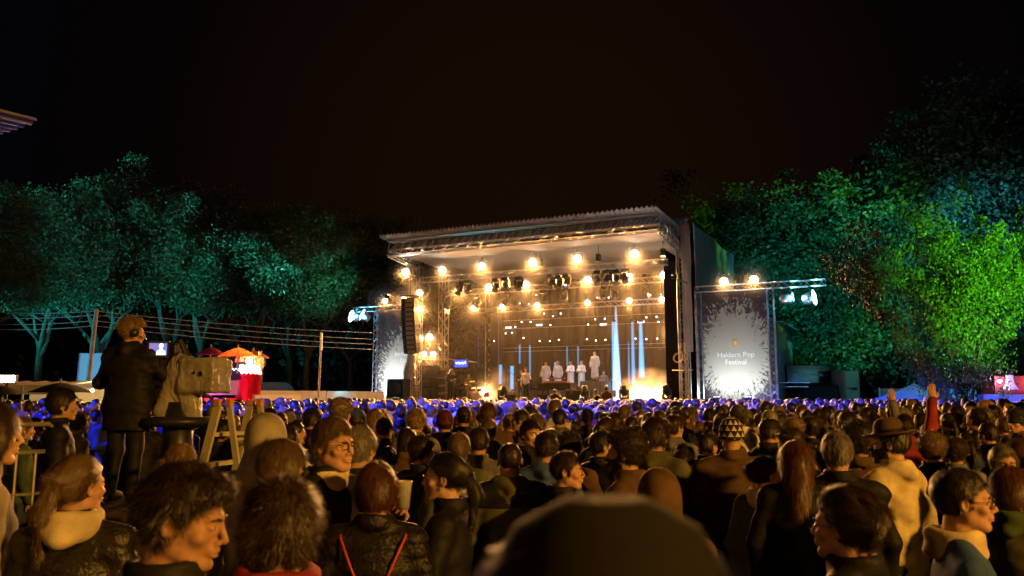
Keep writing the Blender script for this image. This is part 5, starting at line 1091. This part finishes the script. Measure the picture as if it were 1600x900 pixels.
LB=mat('print_blue_glow',(.10,.30,.40),.4,emit=(.02,.22,.35),es=.22)  # blue light put into the print as a faint glow
zl=at(1275,584,39.9).z; face_text('MEDIA SPECTRUM',.20,LB,'lettering',o,(-.15,-2.18,zl),(PI/2,0,0),.01)
b=MB(); b.path([(.32*math.cos(t)-.12,-2.17,zl+.15*math.sin(t)) for t in np.linspace(0,2*PI,25)],.010,4); b.build('oval_mark',LB,o)
for i,(px,py) in enumerate(((1278,596),(1280,603))): 
    q=at(px,py,38.3); b=MB(); b.box((q.x-o.location.x,-3.66,q.z),(1.5-.3*i,.02,.045)); b.build('grille_strip',ALU,cb)
light('POINT','blue_spill',(.3,-5.2,2.9),(.03,.45,1),8,o,.1)
# green door cabin
o,w_,zt=lbox('portable_cabin',1317,1343,578,41,1.6,'narrow green-lit cabin door right of the black lorry','cabin',None); GN=mat('cabin_green',(.22,.34,.25),.6,var=.15,vs=3)
b=MB(); b.box((0,0,zt/2),(w_,1.5,zt)); b.build('body',mat('cabin_brown',(.14,.12,.09),.7),o); b=MB(); b.box((.02,-.78,zt/2+.05),(w_*.78,.04,zt-.25)); d=b.build('door',GN,o); b=MB(); b.box((0,-.81,zt*.72),(w_*.7,.02,.05)); b.box((.1,-.815,zt*.71),(w_*.35,.02,.14)); b.build('latch_bar',BLK,d); b=MB(); b.box((0,-.81,zt*.45),(w_*.7,.02,.05)); b.build('latch_bar',BLK,d)
light('SPOT','green_lamp',(-.4,-3.2,3.6),(.15,.9,.35),10,o,.1,(0,-.7,2.6),60,.6)
# long white fence
WF=mat('white_fence_sheet',(.60,.58,.56),.7,var=.10,vs=1.5,bump=.2,bs=3)
o,Ln,h=board_fence(1211,1560,40.5,33,633,WF,'long low whitish fence along the right side behind the crowd')
# grey-blue wall, gazebo and pop-up stall
o,w_,zt=lbox('canvas_wall',1376,1526,607,40,.3,'large blue-lit canvas wall behind the peaked party tent','canvas wall',None); b=MB(); b.grid(lambda u,v:(-w_/2+w_*u,.04*math.sin(u*30),zt*v),60,4); b.build('sheet',mat('canvas_bluegrey',(.45,.47,.5),.7,var=.1,vs=2),o,True); b=MB(); b.tube((-w_/2,0,0),(-w_/2,0,zt+.05),.05); b.tube((w_/2,0,0),(w_/2,0,zt+.05),.05); b.build('posts',ALU,o)
light('SPOT','blue_lamp',(w_*.38,-3,.6),(.04,.4,1),420,o,.1,(w_*.42,0,2.4),100,.6)
p=at(1455,632,36); r_=(at(1505,620,36).x-at(1402,620,36).x)/2; zp=at(1445,597,36).z; ze=at(1445,622,36).z
o=empty('party_tent',(at(1447,620,36).x,37,0),R(28),'grey-green peaked party tent before the blue canvas wall','tent'); b=MB()
def tf(u,v):
    a=2*PI*u+PI/4; q=max(abs(math.cos(a)),abs(math.sin(a))); rr_=r_*v/q*.80; return (rr_*math.cos(a),rr_*math.sin(a),zp-(zp-ze)*(v**.75))
b.grid(tf,48,10); b.build('roof',mat('tent_grey',(.38,.42,.42),.7,var=.08,vs=3),o); b=MB(); b.grid(lambda u,v:(lambda p:(p[0],p[1],ze-.32*v))(tf(u,1.0)),48,1); b.build('valance',MATS['tent_grey'],o)
light('POINT','tent_fill',(-r_*.5,-r_*1.5,ze+1.4),(.25,.75,.8),90,o,.1)  # unseen teal fill added to brighten the tent
for i in range(4): a=PI/4+i*PI/2; b=MB(); b.tube((r_*1.12*math.cos(a),r_*1.12*math.sin(a),0),(r_*1.12*math.cos(a),r_*1.12*math.sin(a),ze),.035); b.build('leg',ALU,o)
pole_thing('flag_pole',1542,650,1541,585,33,.05,mat('pole_pink',(.45,.32,.32),.5),'thin pinkish pole at the right end of the low white fence')
# red food stall with blue curtains
a=at(1546,618,31); c=at(1640,618,31); o=empty('food_stall',((a.x+c.x)/2,31.5,0),R(-6),'red-topped food stall with blue and violet lit curtains at the right edge','stall'); w_=c.x-a.x; zc_=at(1560,616,31).z; zt=at(1580,587,31).z; xs=at(1566,600,31).x-(a.x+c.x)/2
b=MB(); b.box(((xs+w_/2)/2,.5,(zc_+zt)/2),(w_/2-xs,1.2,zt-zc_)); b.build('sign_box',mat('stall_red',(.32,.03,.05),.5),o)
b=MB(); xb=xs+.55; b.prism([(xb-.32,-.13,zc_+.18),(xb+.32,-.13,zc_+.18),(xb+.16,-.13,zc_+.42),(xb+.13,-.13,zc_+.75),(xb-.13,-.13,zc_+.75),(xb-.16,-.13,zc_+.42)],(0,.02,0)); b.build('bell_mark',mat('stall_print',(.45,.5,.6),.5),o)
b=MB(); b.grid(lambda u,v:(-w_/2+w_*u,.05*math.sin(u*55)+.02*math.sin(u*140),.1+(zc_-.35)*v),160,3); b.build('curtain',mat('curtain_pale',(.55,.56,.62),.7),o,True)
b=MB(); b.box((0,0,zc_-.13),(w_,.5,.25)); b.build('fascia',mat('stall_blue',(.10,.20,.42),.6),o)
b=MB(); 
for nm,x,cl,e in(('lilac_lamp',xs+.12,(.9,.8,1),25),('amber_lamp',xs+1.55,(1,.45,.08),25)):
    b=MB(); b.lathe([(.001,-.09),(.08,0),(.001,.09)],12,c=(x,-.25,zt-.2)); b.build(nm,emis(nm+'_glass',cl,e),o,True)
    light('POINT',nm+'_light',(x,-.45,zt-.2),cl if e!=25 else (cl[0],cl[1]*.7,cl[2]*.9),35,o,.06)
light('SPOT','curtain_wash',(-w_*.3,-2.2,.7),(.06,.14,1),330,o,.1,(-w_*.28,0,1.6),100,.7); light('SPOT','curtain_wash',(w_*.1,-2.0,.7),(.75,.35,1),150,o,.1,(w_*.1,0,1.5),100,.7)
# ================================================================ THE CROWD
def put(px,top,hpx,o,yaw,label,lod=0,cat='person',grp=None,Y=None,key=None):
    """px: head centre, top: crown in the photo, hpx: crown-to-chin size"""
    yaw+=math.atan2(800-px,F); o.setdefault('fine',2.6 if hpx>76 else 1.); Y=Y or F*.262/hpx; P=at(px,top,Y); h=max(1.45,min(2.0,P.z)); 
    # keep the crown where the photo has it by sliding in depth only when the height is out of range
    if P.z>2.0 or P.z<1.45:
        a,b_=ray(px,top); 
        if abs(b_)>1e-3: Y=max(.8*Y,min(1.25*Y,(h-HC)/b_)); P=at(px,top,Y)
    # turn relative to the sight line
    r=build_person(o,lod,(P.x,Y,0),yaw,h,key); return tag(r,label,cat,grp)
SEEN=[]
def near(*a,**k): SEEN.append((a[0],a[1],a[2])); return put(*a,**k)
D=R
near(285,738,158,dict(hair='messy',hcol='dark',col='black',eyes=1,skin=1,thick=.016,rough=.006,seed=3,nod=-.22,hyaw=-.25),D(-95),'young man with tousled dark hair and stubble in right profile, large at lower left')
near(443,768,150,dict(hair='messy',hcol='brown',col='brown',thick=.024,rough=.008,seed=4),D(-15),'large head with shaggy brown hair seen from behind, left of the red backpack straps')
near(127,717,98,dict(hair='pony',hcol='fair',col='leather',seed=5,hyaw=-.5,fold=.010),D(-25),'woman with a long light brown ponytail, cream collar and black leather jacket, at left')
near(-18,632,96,dict(hair='bob',hcol='brown',col='hoodgrey',top='hoodie',seed=6,eyes=1),D(-80),'woman in a light hooded jacket cut by the left picture edge')
near(98,605,40,dict(hair='short',hcol='black',col='black',seed=7,eyes=1,thick=.018,bw=1.1),D(-85),'man in a black jacket in right profile behind the grey barrier',Y=9.2)
near(282,697,58,dict(hair='bob',hcol='blond',col='cream',seed=8,rough=.008,hyaw=.5),D(30),'person with tousled blond hair in front of the camera platform')
near(258,722,52,dict(hair='messy',hcol='blond',col='grey',seed=9),D(0),'blond head low beside the step ladder foot, left of the shaggy brown head')
near(418,653,74,dict(hair='none',col='hoodgrey',top='hoodie',hoodup=1,seed=10),D(-25),'person with a pale grey hood pulled up, right of the step ladder')
near(442,693,82,dict(hair='bob',hcol='fair',col='olive',top='parka',glasses=1,eyes=1,seed=11,thick=.016,hyaw=-.2),D(-70),'woman with a grey-blond bob, glasses and olive hooded coat, facing right')
near(520,657,82,dict(hair='short',hcol='fair',col='black',glasses=1,eyes=1,pose='cup_l',seed=12,thick=.010,hyaw=.10,hairline=.074,tcol='denim'),D(-138),'man with rectangular glasses and short greying hair turned toward the photographer')
near(562,670,70,dict(hair='short',hcol='grey',col='black',seed=13),D(-30),'older person with short grey hair right of the man with rectangular glasses')
near(588,733,88,dict(hair='short',hcol='red',col='puffy',top='puffy',seed=14,thick=.022,ln=.045,bw=1.0),D(-5),'person with thick dark red hair in a quilted black jacket with red straps')
near(697,712,80,dict(hair='pony',hcol='black',col='black',glasses=1,eyes=1,pose='cup_l',seed=15,hairline=.058,skin=2),D(82),'woman with black ponytail, glasses and earring in left profile holding a cup')
near(660,687,50,dict(hair='curly',hcol='dark',col='black',seed=16,hyaw=-.6),D(-30),'dark curly head just above the woman with the cup, half turned right')
near(717,680,52,dict(hair='short',hcol='fair',col='olive',seed=17,thick=.015),D(-10),'neat short fair hair seen from behind, above the two-tone jacket')
near(748,671,48,dict(hair='short',hcol='brown',col='grey',seed=18),D(-5),'short brown hair and grey jacket seen from behind, right of the neat fair head')
near(797,694,62,dict(hair='buzz',hcol='brown',col='olive',seed=19,thick=.005,bw=1.15,top='parka',wide=1.05,fold=.012),D(3),'broad man with cropped hair in a dark-shouldered olive jacket')
near(828,658,46,dict(hair='short',hcol='dark',col='black',eyes=1,seed=20,hyaw=-.3),D(-130),'dark-haired man looking back over his shoulder to the right, centre')
near(853,677,54,dict(hair='messy',hcol='dark',col='blue',top='parka',seed=21),D(-5),'tousled dark hair above a blue rain jacket, centre')
near(884,708,66,dict(hair='short',hcol='brown',col='black',eyes=1,seed=22,thick=.008,hairline=.078),D(-98),'clean-shaven man with short brown hair in right profile above the blurred head')
near(888,683,50,dict(hair='curly',hcol='dark',col='brown',seed=23,thick=.024),D(0),'bushy dark hair right behind the man in right profile')
near(940,676,48,dict(hair='short',hcol='black',col='black',seed=24,hyaw=-.5),D(-40),'man with short black hair and black jacket left of the bearded man')
near(978,678,68,dict(hair='curly',hcol='dark',col='brown',beard=1,eyes=1,seed=25,thick=.018,hyaw=.15),D(70),'bearded man with thick curly hair in left profile, centre right')
near(1030,740,92,dict(hair='none',col='brown',top='hoodie',hoodup=1,seed=26,bw=1.05),D(-10),'blurred brown hood right of the large dark foreground head')
near(1023,657,56,dict(hair='messy',hcol='dark',col='olive',seed=28,thick=.02,top='parka'),D(-20),'man with tall dark hair in an olive jacket right of the bearded man')
near(1069,697,50,dict(hair='updo',hcol='dark',col='black',seed=29),D(-15),'small dark rim-lit head with pinned hair, left of the patterned beanie')
near(1142,660,52,dict(hair='none',col='brown',hat='beanie',seed=30,bw=1.25),D(5),'person in a black beanie covered with pale triangles and a wide brown coat')
near(1203,657,42,dict(hair='short',hcol='dark',col='black',hat='cap',hatm=CM['black'],seed=31,bw=1.1),D(-50),'man in a dark baseball cap right of the patterned beanie')
near(1196,717,62,dict(hair='updo',hcol='dark',col='olive',top='parka',seed=33,hyaw=-.5),D(-30),'woman with pinned-up dark hair and olive parka with cream hood')
near(1244,692,66,dict(hair='long',hcol='red',col='black',seed=34),D(0),'woman with long wavy auburn hair seen from behind')
near(1307,680,66,dict(hair='short',hcol='grey',col='black',seed=35,thick=.014,bw=1.2,rough=.006),D(5),'heavy man with short wavy grey hair and black jacket, right')
near(1341,667,56,dict(hair='curly',hcol='dark',col='brown',seed=36,thick=.026),D(0),'bushy afro-like dark hair left of the man in the brown hat')
near(1390,664,64,dict(hair='short',hcol='black',col='lightyellow',top='hoodie',hat='fedora',glasses=1,eyes=1,beard=1,seed=37,hyaw=.5,fold=.014,skin=2),D(55),'bearded man in a brown brimmed hat and bright cream hooded jacket')
near(1318,772,118,dict(hair='updo',hcol='brown',col='black',glasses=1,eyes=1,seed=38,thick=.018,rough=.007),D(68),'blurred woman with brown pinned-up hair and glasses facing left, lower right')
near(1497,737,104,dict(hair='short',hcol='black',col='blue',glasses=1,eyes=1,seed=39,thick=.010,ln=.022,top='tee',bw=1.3,wide=1.08,belly=.04,skin=0),D(-82),'stout man with glasses in a blue top in right profile, lower right')
near(1566,700,56,dict(hair='short',hcol='grey',col='grey',glasses=1,eyes=1,seed=40,hairline=.08),D(-165),'grey-haired person with glasses facing the photographer at the right edge',Y=5.4)
near(1578,737,80,dict(hair='bob',hcol='red',col='olive',top='hoodie',seed=41,thick=.02),D(-15),'person with dark red hair and a yellow-green hood at the right edge')
near(1455,683,50,dict(hair='curly',hcol='fair',col='black',seed=42,thick=.024),D(10),'person with fair curls behind the stout man')
near(1492,690,46,dict(hair='curly',hcol='brown',col='grey',seed=43,thick=.022),D(-10),'person with brown curls between the fair curls and the grey-haired person')
near(1412,650,38,dict(hair='messy',hcol='dark',col='red',pose='up_r',seed=45),D(8),'person in a red sleeve raising one arm high above the crowd at right')
near(1440,648,34,dict(hair='short',hcol='dark',col='grey',pose='up_l',seed=46),D(0),'person in grey raising a hand lower than the red sleeve')
near(586,640,32,dict(hair='long',hcol='blond',col='navy',seed=47),D(0),'woman with long straight pale hair in blue light, left of centre',1)
near(695,645,36,dict(hair='short',hcol='dark',col='black',hat='beanie',hatm=CM['maroon'],seed=48),D(5),'person in a maroon knit hat standing above the neighbours, centre left')
near(558,641,32,dict(hair='short',hcol='dark',col='navy',hat='cap',hatm=CM['blue'],seed=49),D(-40),'person in a bright blue cap turned right in the blue light')
near(488,641,36,dict(hair='short',hcol='dark',col='navy',glasses=1,seed=50),D(-60),'dark-haired person with glasses in the blue light above the grey-blond bob')
near(1335,650,34,dict(hair='short',hcol='fair',col='brown',seed=51,hat='cap',hatm=CM['cream']),D(10),'person in a pale cap left of the raised red sleeve')
near(790,655,30,dict(hair='none',col='cream',top='hoodie',hoodup=1,seed=52),D(0),'person with a cream hood up in the middle of the crowd')
near(1160,640,22,dict(hair='none',col='navy',hat='beanie',hatm=CM['white'],seed=53),D(0),'person in a white knit hat near the right banner foot',1)
near(118,640,30,dict(hair='short',hcol='dark',col='black',hat='cap',hatm=CM['grey'],seed=54),D(-80),'person in a flat grey cap in right profile behind the barrier',1,Y=11)
near(36,655,40,dict(hair='short',hcol='fair',col='green',seed=55,eyes=1),D(-75),'child with fair hair behind the barrier at far left',Y=8.6)
near(636,671,44,dict(hair='bob',hcol='dark',col='brown',seed=56),D(-8),'round dark bob right of the short grey hair',1)
near(607,700,48,dict(hair='bun',hcol='dark',col='black',seed=57),D(0),'dark low head between the short grey hair and the curly head',1)
near(1106,680,42,dict(hair='short',hcol='dark',col='black',seed=58),D(-40),'short dark hair just left of the patterned beanie',1)
near(1268,735,58,dict(hair='long',hcol='fair',col='black',seed=59),D(-15),'fair long hair half hidden left of the heavy grey-haired man',1)
# out-of-focus head right before the lens, in a knitted dark hat
r=build_person(dict(hair='short',hcol='black',hat='beanie',hatm=mat('black_knit',(.006,.005,.004),.95),col='brown',top='hoodie',wide=1.12,thick=.016,seed=27,skin=1),0,(.069,.60,0),D(-5),1.84); tag(r,'huge out-of-focus dark head right in front of the lens at bottom centre','person')
# triangles on the beanie
bean=[o for o in bpy.data.objects if o.get('label','').startswith('person in a black beanie covered')][0]
for ch in bean.children:
    if ch.name.startswith('beanie'):
        m=bpy.data.materials.new('triangle_knit'); m.use_nodes=True; n=m.node_tree.nodes; l=m.node_tree.links; p=n['Principled BSDF']; p.inputs['Roughness'].default_value=.9
        t=n.new('ShaderNodeTexCoord'); s_=n.new('ShaderNodeSeparateXYZ'); l.new(t.outputs['Object'],s_.inputs[0])
        def MM(op,a,b_=None):
            q=n.new('ShaderNodeMath'); q.operation=op
            for i,x in enumerate((a,b_)):
                if x is None: continue
                if isinstance(x,(int,float)): q.inputs[i].default_value=x
                else: l.new(x,q.inputs[i])
            return q.outputs[0]
        ang=MM('MULTIPLY',MM('ADD',MM('DIVIDE',MM('ARCTAN2',s_.outputs[1],s_.outputs[0]),2*PI),.5),11.); zz=MM('MULTIPLY',s_.outputs[2],22.)
        row=MM('FLOOR',zz); fz=MM('FRACT',zz); fa=MM('FRACT',MM('ADD',ang,MM('MULTIPLY',row,.5))); tri=MM('GREATER_THAN',MM('MULTIPLY',MM('SUBTRACT',.92,fz),.52),MM('ABSOLUTE',MM('SUBTRACT',fa,.5))); tri=MM('MULTIPLY',tri,MM('GREATER_THAN',fz,.12))
        mx=n.new('ShaderNodeMix'); mx.data_type='RGBA'; l.new(tri,mx.inputs[0]); mx.inputs[6].default_value=(.015,.013,.012,1); mx.inputs[7].default_value=(.55,.50,.34,1); l.new(mx.outputs[2],p.inputs['Base Color'])
        ch.data.materials[0]=m
# cups, straps, collars: things held or worn
def by(label): return [o for o in bpy.data.objects if str(o.get('label','')).startswith(label)][0]
def cup(holder,lp,label,col):
    s=holder.scale[0]; M=Matrix.Translation(holder.location)@Matrix.Rotation(holder.rotation_euler[2],4,'Z')@Matrix.Scale(s,4); p=M@Vector(lp)
    o=empty('plastic_cup',p,0,label,'cup'); b=MB(); b.lathe([(.001,-.06),(.030,-.06),(.042,.065),(.044,.068),(.041,.067),(.029,-.056)],24); b.build('cup',mat('cup_plastic',(.75,.74,.70),.25,trans=.35),o,True); b=MB(); b.lathe([(.001,.02),(.037,.02),(.0305,-.055),(.001,-.055)],24); b.build('drink',mat('drink_'+col,(.62,.40,.10) if col=='beer' else (.10,.05,.02),.1),o,True)
    b=MB(); b.grid(lambda u,v:(.0405*math.cos(-PI*.8+u*1.6)*(1+.0),.0405*math.sin(-PI*.8+u*1.6),.0+.045*v),10,2); b.build('print',mat('cup_print',(.28,.30,.33),.5),o)
    return o
w1=by('woman with black ponytail'); cup(w1,(-.10,.362,1.42),'half-full clear plastic cup in the hand of the woman with the ponytail','beer')
m1=by('man with rectangular glasses'); cup(m1,(-.10,.362,1.42),'dark cup in the hand of the man with rectangular glasses','cola')
b=MB()
for s_ in(1,-1): b.lathe([(.001,.007),(.007,0),(.001,-.007)],8,c=(.085*s_,-.01,-.045))
e=b.build('earring',mat('silver',(.8,.8,.8),.15,1.),w1,True); e.location=(0,.012,1.635)
rs=by('person with thick dark red hair'); b=MB()
for s_ in(1,-1): b.path([(.165*s_,-.02,1.475),(.15*s_,-.11,1.44),(.10*s_,-.155,1.33),(.035*s_,-.165,1.18),(.015*s_,-.165,1.12)],.0065,6)
st=b.build('backpack_straps',mat('red_cord',(.55,.06,.03),.5),rs,True)
def collar(who,m,z=1.49,hood=True,dz=0,ry=.078):
    par=by(who); V,Fc=nets(lambda P:smin(np.sqrt((np.sqrt(P[:,0]**2+((P[:,1]+.03)*.92)**2)-ry-.012)**2+(np.maximum(0,np.abs(P[:,2]-z)-.03)*.8)**2)-.024,cap(np.stack([np.abs(P[:,0]),P[:,1],P[:,2]],1),(0,-.125,z-.04),(.09,-.075,z+.0),.045,.034) if hood else np.full(len(P),9.),.03)+vn(P,(18,18,24),7)*.007,(-.18,-.21,z-.12),(.18,.12,z+.09),.009); npmesh('collar' if not hood else 'folded_hood',V,Fc,m,par)
collar('woman with a long light brown ponytail',CM['cream']); collar('woman with pinned-up dark hair and olive',CM['cream']); collar('person with dark red hair and a yellow-green',CM['green']); collar('man with rectangular glasses',CM['lightyellow'],1.475,False,ry=.062); collar('stout man with glasses',CM['lightyellow'],1.47,False,ry=.070); collar('large head with shaggy brown',CM['red'],1.50,False)  # stout man's pale collar stands in for light on his shoulder edge
# two-tone yoke of the broad man's jacket
par=by('broad man with cropped'); ob=dict(bw=1.15)
V,Fc=nets(lambda P:np.maximum(smin(torso(P,.036,1.15),arms(P,'down',.029),.035)+vn(P,(9,9,16),19)*.008,1.33-P[:,2]),(-.36,-.2,1.30),(.36,.2,1.56),.0125); npmesh('dark_yoke',V,Fc,CM['black'],par)
# ---------------------------------------------------------------- middle crowd: built once per variety, copied as individuals
VAR=[dict(top='jacket',pose='down',seed=61),dict(top='hoodie',pose='pocket',seed=62,hyaw=-.45),dict(top='jacket',pose='crossed',seed=63,hyaw=.4,bw=1.08),dict(top='parka',pose='down',seed=64,bw=.92),dict(top='hoodie',pose='down',seed=65,bw=.95,hyaw=.15),dict(top='puffy',pose='pocket',seed=66,hyaw=-.15)]
HAIRS=[('short','short'),('messy','tousled'),('curly','curly'),('long','long'),('bob','chin-length'),('pony','ponytailed'),('buzz','cropped'),('updo','pinned-up')]
BM=[]
for v in VAR:
    parts,Hr,hp=figure_parts(v,1); me={}
    for k_,(V,Fc) in parts.items(): me[k_]=npmesh('_mesh_only',V,Fc,SK[0]); me[k_].name=k_+'_shared'
    BM.append((me,Hr,hp))
HMH=[]
for st,_ in HAIRS:
    m_=npmesh('_mesh_only',*hair_parts(dict(hair=st,seed=70,thick={'curly':.02,'buzz':.006,'messy':.018}.get(st,.012)),1),HM['dark']); m_.name='hair_shared'; HMH.append(m_)
bn,_=hat_parts('beanie'); ob=bn.build('tmp',CM['maroon'],None,True); BEM=ob.data; bpy.data.objects.remove(ob)
def cheap(v,hi,hc,cc,skn,loc,yaw,h,label,grp,beanie=None,tc='denim'):
    me,Hr,hp=BM[v]; root=empty('person',loc,yaw); s=h/1.75; root.scale=(s,s,s); H=Matrix(Hr.tolist()).to_4x4(); H.translation=Vector(hp)
    ms={'body':SK[skn],'jacket':CM[cc],'trousers':CM[tc],'shoes':CM['black']}
    for k_ in me:
        o=bpy.data.objects.new(k_,me[k_]); COL.objects.link(o); o.parent=root; o.material_slots[0].link='OBJECT'; o.material_slots[0].material=ms[k_]
    o=bpy.data.objects.new('hair',HMH[hi]); COL.objects.link(o); o.parent=root; o.matrix_local=H; o.material_slots[0].link='OBJECT'; o.material_slots[0].material=HM[hc]
    if beanie:
        o=bpy.data.objects.new('knit_hat',BEM); COL.objects.link(o); o.parent=root; o.matrix_local=H@Matrix.Translation((0,-.014,.006))@Matrix.Diagonal((1.05,1.22,1.0,1)); o.material_slots[0].link='OBJECT'; o.material_slots[0].material=CM[beanie]
    return tag(root,label,'person',grp)
rc=random.Random(23)
PTS=[]  # taken ground spots
for o in list(COL.objects):
    if o.get('category')=='person' and o.parent is None and o.location.z<.3: PTS.append((o.location.x,o.location.y))
def free(x,y,d): return all((x-a)**2+(y-b_)**2>d*d for a,b_ in PTS)
# spots the photograph keeps open: platform, ladder, sight line to the operator
def blocked(x,y,h=1.75):
    px=800+F*x/y
    if y<9.8 and 95<px<345: return True            # platform
    if y<6.9 and 290<px<400: return True           # ladder
    if px<130 and y<8.8: return True
    return False
CNAME={'black':'black','navy':'navy','grey':'grey','olive':'olive','brown':'brown','cream':'cream','white':'white','blue':'blue','paleblue':'pale blue','red':'red','maroon':'maroon','green':'moss-green','denim':'denim','hoodgrey':'light grey','lightyellow':'sand-coloured'}
CW=['black']*11+['navy']*5+['grey']*3+['olive']*2+['brown']*3+['blue','paleblue','maroon','green','denim','hoodgrey','white','cream','lightyellow']
HC_=['dark']*6+['black']*5+['brown']*4+['fair']*3+['blond']*2+['red','grey','grey']
HN={'dark':'dark','black':'black','brown':'brown','fair':'fair','blond':'blond','red':'auburn','grey':'grey'}
# rows of people, nearest first
cand=[]
y=4.6
while y<40:
    half=.66*y+.6; x=-half
    step=.60 if y<16 else .56
    while x<half:
        cand.append((x+rc.uniform(-.16,.16),y+rc.uniform(-.17,.17))); x+=step*rc.uniform(.92,1.25)
    y+=.62 if y<16 else .60
def front_ok(x,y):
    """crowd ends at the stage barrier"""
    p=Vector((x,y,0))-SO; s=p.dot(SU); t=p.dot(SW); return t<-2.2 and not (x>0 and y>31-.0*x and s>23) and y<32+0*x if x>11 else t<-2.2
cand=[c for c in cand if front_ok(*c) and not blocked(*c)]
cand.sort(key=lambda c:c[1])
# people stand looser on the far left and right behind
IND=[];FAR=[]
for x,y in cand:
    h=rc.gauss(1.735,.075); h=max(1.55,min(1.90,h))
    px=800+F*x/y
    if y<7.2:
        # stay out of the faces the photo shows: only fill behind them and keep a clear gap
        if not free(x,y,.62): continue
        top=620-(h-HC)/y*F
        if y<6.6 and any(abs(px-a)<34+c*.35 for a,t_,c in SEEN if F*.262/c>y-.2): continue
    elif not free(x,y,.44): continue
    if px<330 and rc.random()<.35: continue
    PTS.append((x,y)) if y<12 else None
    (IND if len(IND)<245 else FAR).append((x,y,h))
print('CROWD',len(IND),len(FAR),IND[-1][1])
cnt={}
for x,y,h in IND:
    v=rc.randrange(6); hi=rc.choice([0,0,0,1,1,1,2,2,3,4,5,6,7,3]); hc=rc.choice(HC_); cc=rc.choice(CW); bn_=rc.choice(['black','grey','maroon','navy','olive']) if rc.random()<.07 else None
    if hi in(3,4,5,7): h-=.06
    if x<-3.2 and y>7: yaw=R(rc.uniform(-75,-10))
    else: yaw=math.atan2(-(1.0-x),44-y)+R(rc.gauss(0,14))
    if rc.random()<.06: yaw+=R(rc.choice([-95,95,150]))
    px=800+F*x/y; zone='left of the ladder' if px<340 else 'in the left field' if px<560 else 'left of the stage centre' if px<760 else 'before the stage centre' if px<960 else 'right of the stage centre' if px<1180 else 'before the right banner' if px<1340 else 'at the far right'
    depth='near rows' if y<8 else 'middle rows' if y<10.5 else 'back rows'
    for _ in range(60):
        nm_=(hi,hc,cc,bn_,depth,zone) if not bn_ else (bn_,cc,depth,zone)
        if nm_ not in cnt: break
        hi=rc.choice([0,1,2,3,4,5,7]); hc=rc.choice(HC_); cc=rc.choice(CW)
    cnt[nm_]=1
    if bn_: lb=f"person in {CNAME[bn_]} knit hat, {CNAME[cc]} top, {depth}, {zone}"
    else: lb=f"person with {HAIRS[hi][1]} {HN[hc]} hair, {CNAME[cc]} top, {depth}, {zone}"
    n_=len(lb.split())
    cheap(v,hi,hc,cc,rc.choice([0,0,1,2]),(x,y,0),yaw,h,lb,'people standing in the crowd',bn_,rc.choice(['denim','black','brown']))
# the packed rest of the crowd toward the stage: one mass
FM=[]
for v in (0,2,4): 
    p,_,_=figure_parts(dict(VAR[v]),2); FM.append(p)
HF=[]
for st in ('short','long','curly'): HF.append(hair_parts(dict(hair=st,seed=80,thick=.018),2))
hp=np.array([0,.012,1.635]); FMATS=[SK[0],SK[1]]+[CM[k_] for k_ in('black','navy','grey','brown','white','blue','hoodgrey','red')]+[HM[k_] for k_ in('dark','brown','fair','blond','black')]
VV=[];FF=[];MI=[];base=0
for x,y,h in FAR:
    v=rc.randrange(3); yaw=math.atan2(-(1.0-x),44-y)+R(rc.gauss(0,18)); s=h/1.75; Rm=rotz(yaw)*s
    cc=2+rc.choice([0,0,0,1,1,2,3,4,5,6,7]); hc=10+rc.choice([0,0,1,1,2,3,4]); items=[(FM[v]['body'],rc.randrange(2),0),(FM[v]['jacket'],cc,0),(HF[rc.choice([0,0,1,2])],hc,1)]
    for (V,Fc),mi,hd in items:
        V2=(V+(hp if hd else 0))
        if not hd:
            pass
        V2=V2@Rm.T+np.array([x,y,0]); VV.append(V2); FF.append(Fc+base); base+=len(V2); MI.append(np.full(len(Fc),mi))
V=np.concatenate(VV); Fc=np.concatenate(FF); MI=np.concatenate(MI)
o=npmesh('crowd',V,Fc,FMATS,None,True); o.data.polygons.foreach_set('material_index',MI.astype(np.int32)); tag(o,'densely packed crowd of small heads filling the field up to the stage','crowd',kind='stuff')
print('FARVERTS',len(V))
# key lights in the place: sodium mast behind the camera, blue wash on the field
def mast(loc,h,label,heads):
    o=empty('light_mast',loc,0,label,'light mast'); b=MB(); b.tube((0,0,0),(0,0,h),.09,.06,n=10); b.box((0,0,h-.1),(1.4,.12,.12)); b.build('pole',ALU,o)
    for (dx,tgt,col,watts,ang,size,bl) in heads:
        p=Vector((dx,0,h+.1)); v=(Vector(tgt)-Vector(loc)-p).normalized(); q=v.to_track_quat('Z','Y').to_matrix()
        b=MB(); b.box(p,(.5,.35,.25),q); hd=b.build('lamp_head',BLKP,o)
        b=MB(); b.box(p+v*.13,(.42,.28,.02),q); b.build('lens',emis('mast_lens_%d'%int(col[0]*99),col,20),hd)
        light('SPOT','beam',p+v*.3,col,watts,o,size,p+v*5,ang,bl)
mast((13,-7,0),6.5,'tall floodlight mast behind the photographer, right',[(0,(-3,8,1.2),(1,.44,.06),13500,88,.3,.4)])
mast((-7,-8,0),5.5,'floodlight mast behind the photographer, left',[(-.4,(0,7,1.2),(1,.40,.06),450,100,.35,.5)])
mast((-20,2,0),18,'very tall floodlight mast with blue lamps by the left fence',[(-.4,(-3.0,19.5,1.5),(.014,.035,1),190000,31,.2,.3),(.4,(3,24,1.5),(.012,.035,1),250000,23,.2,.3)])
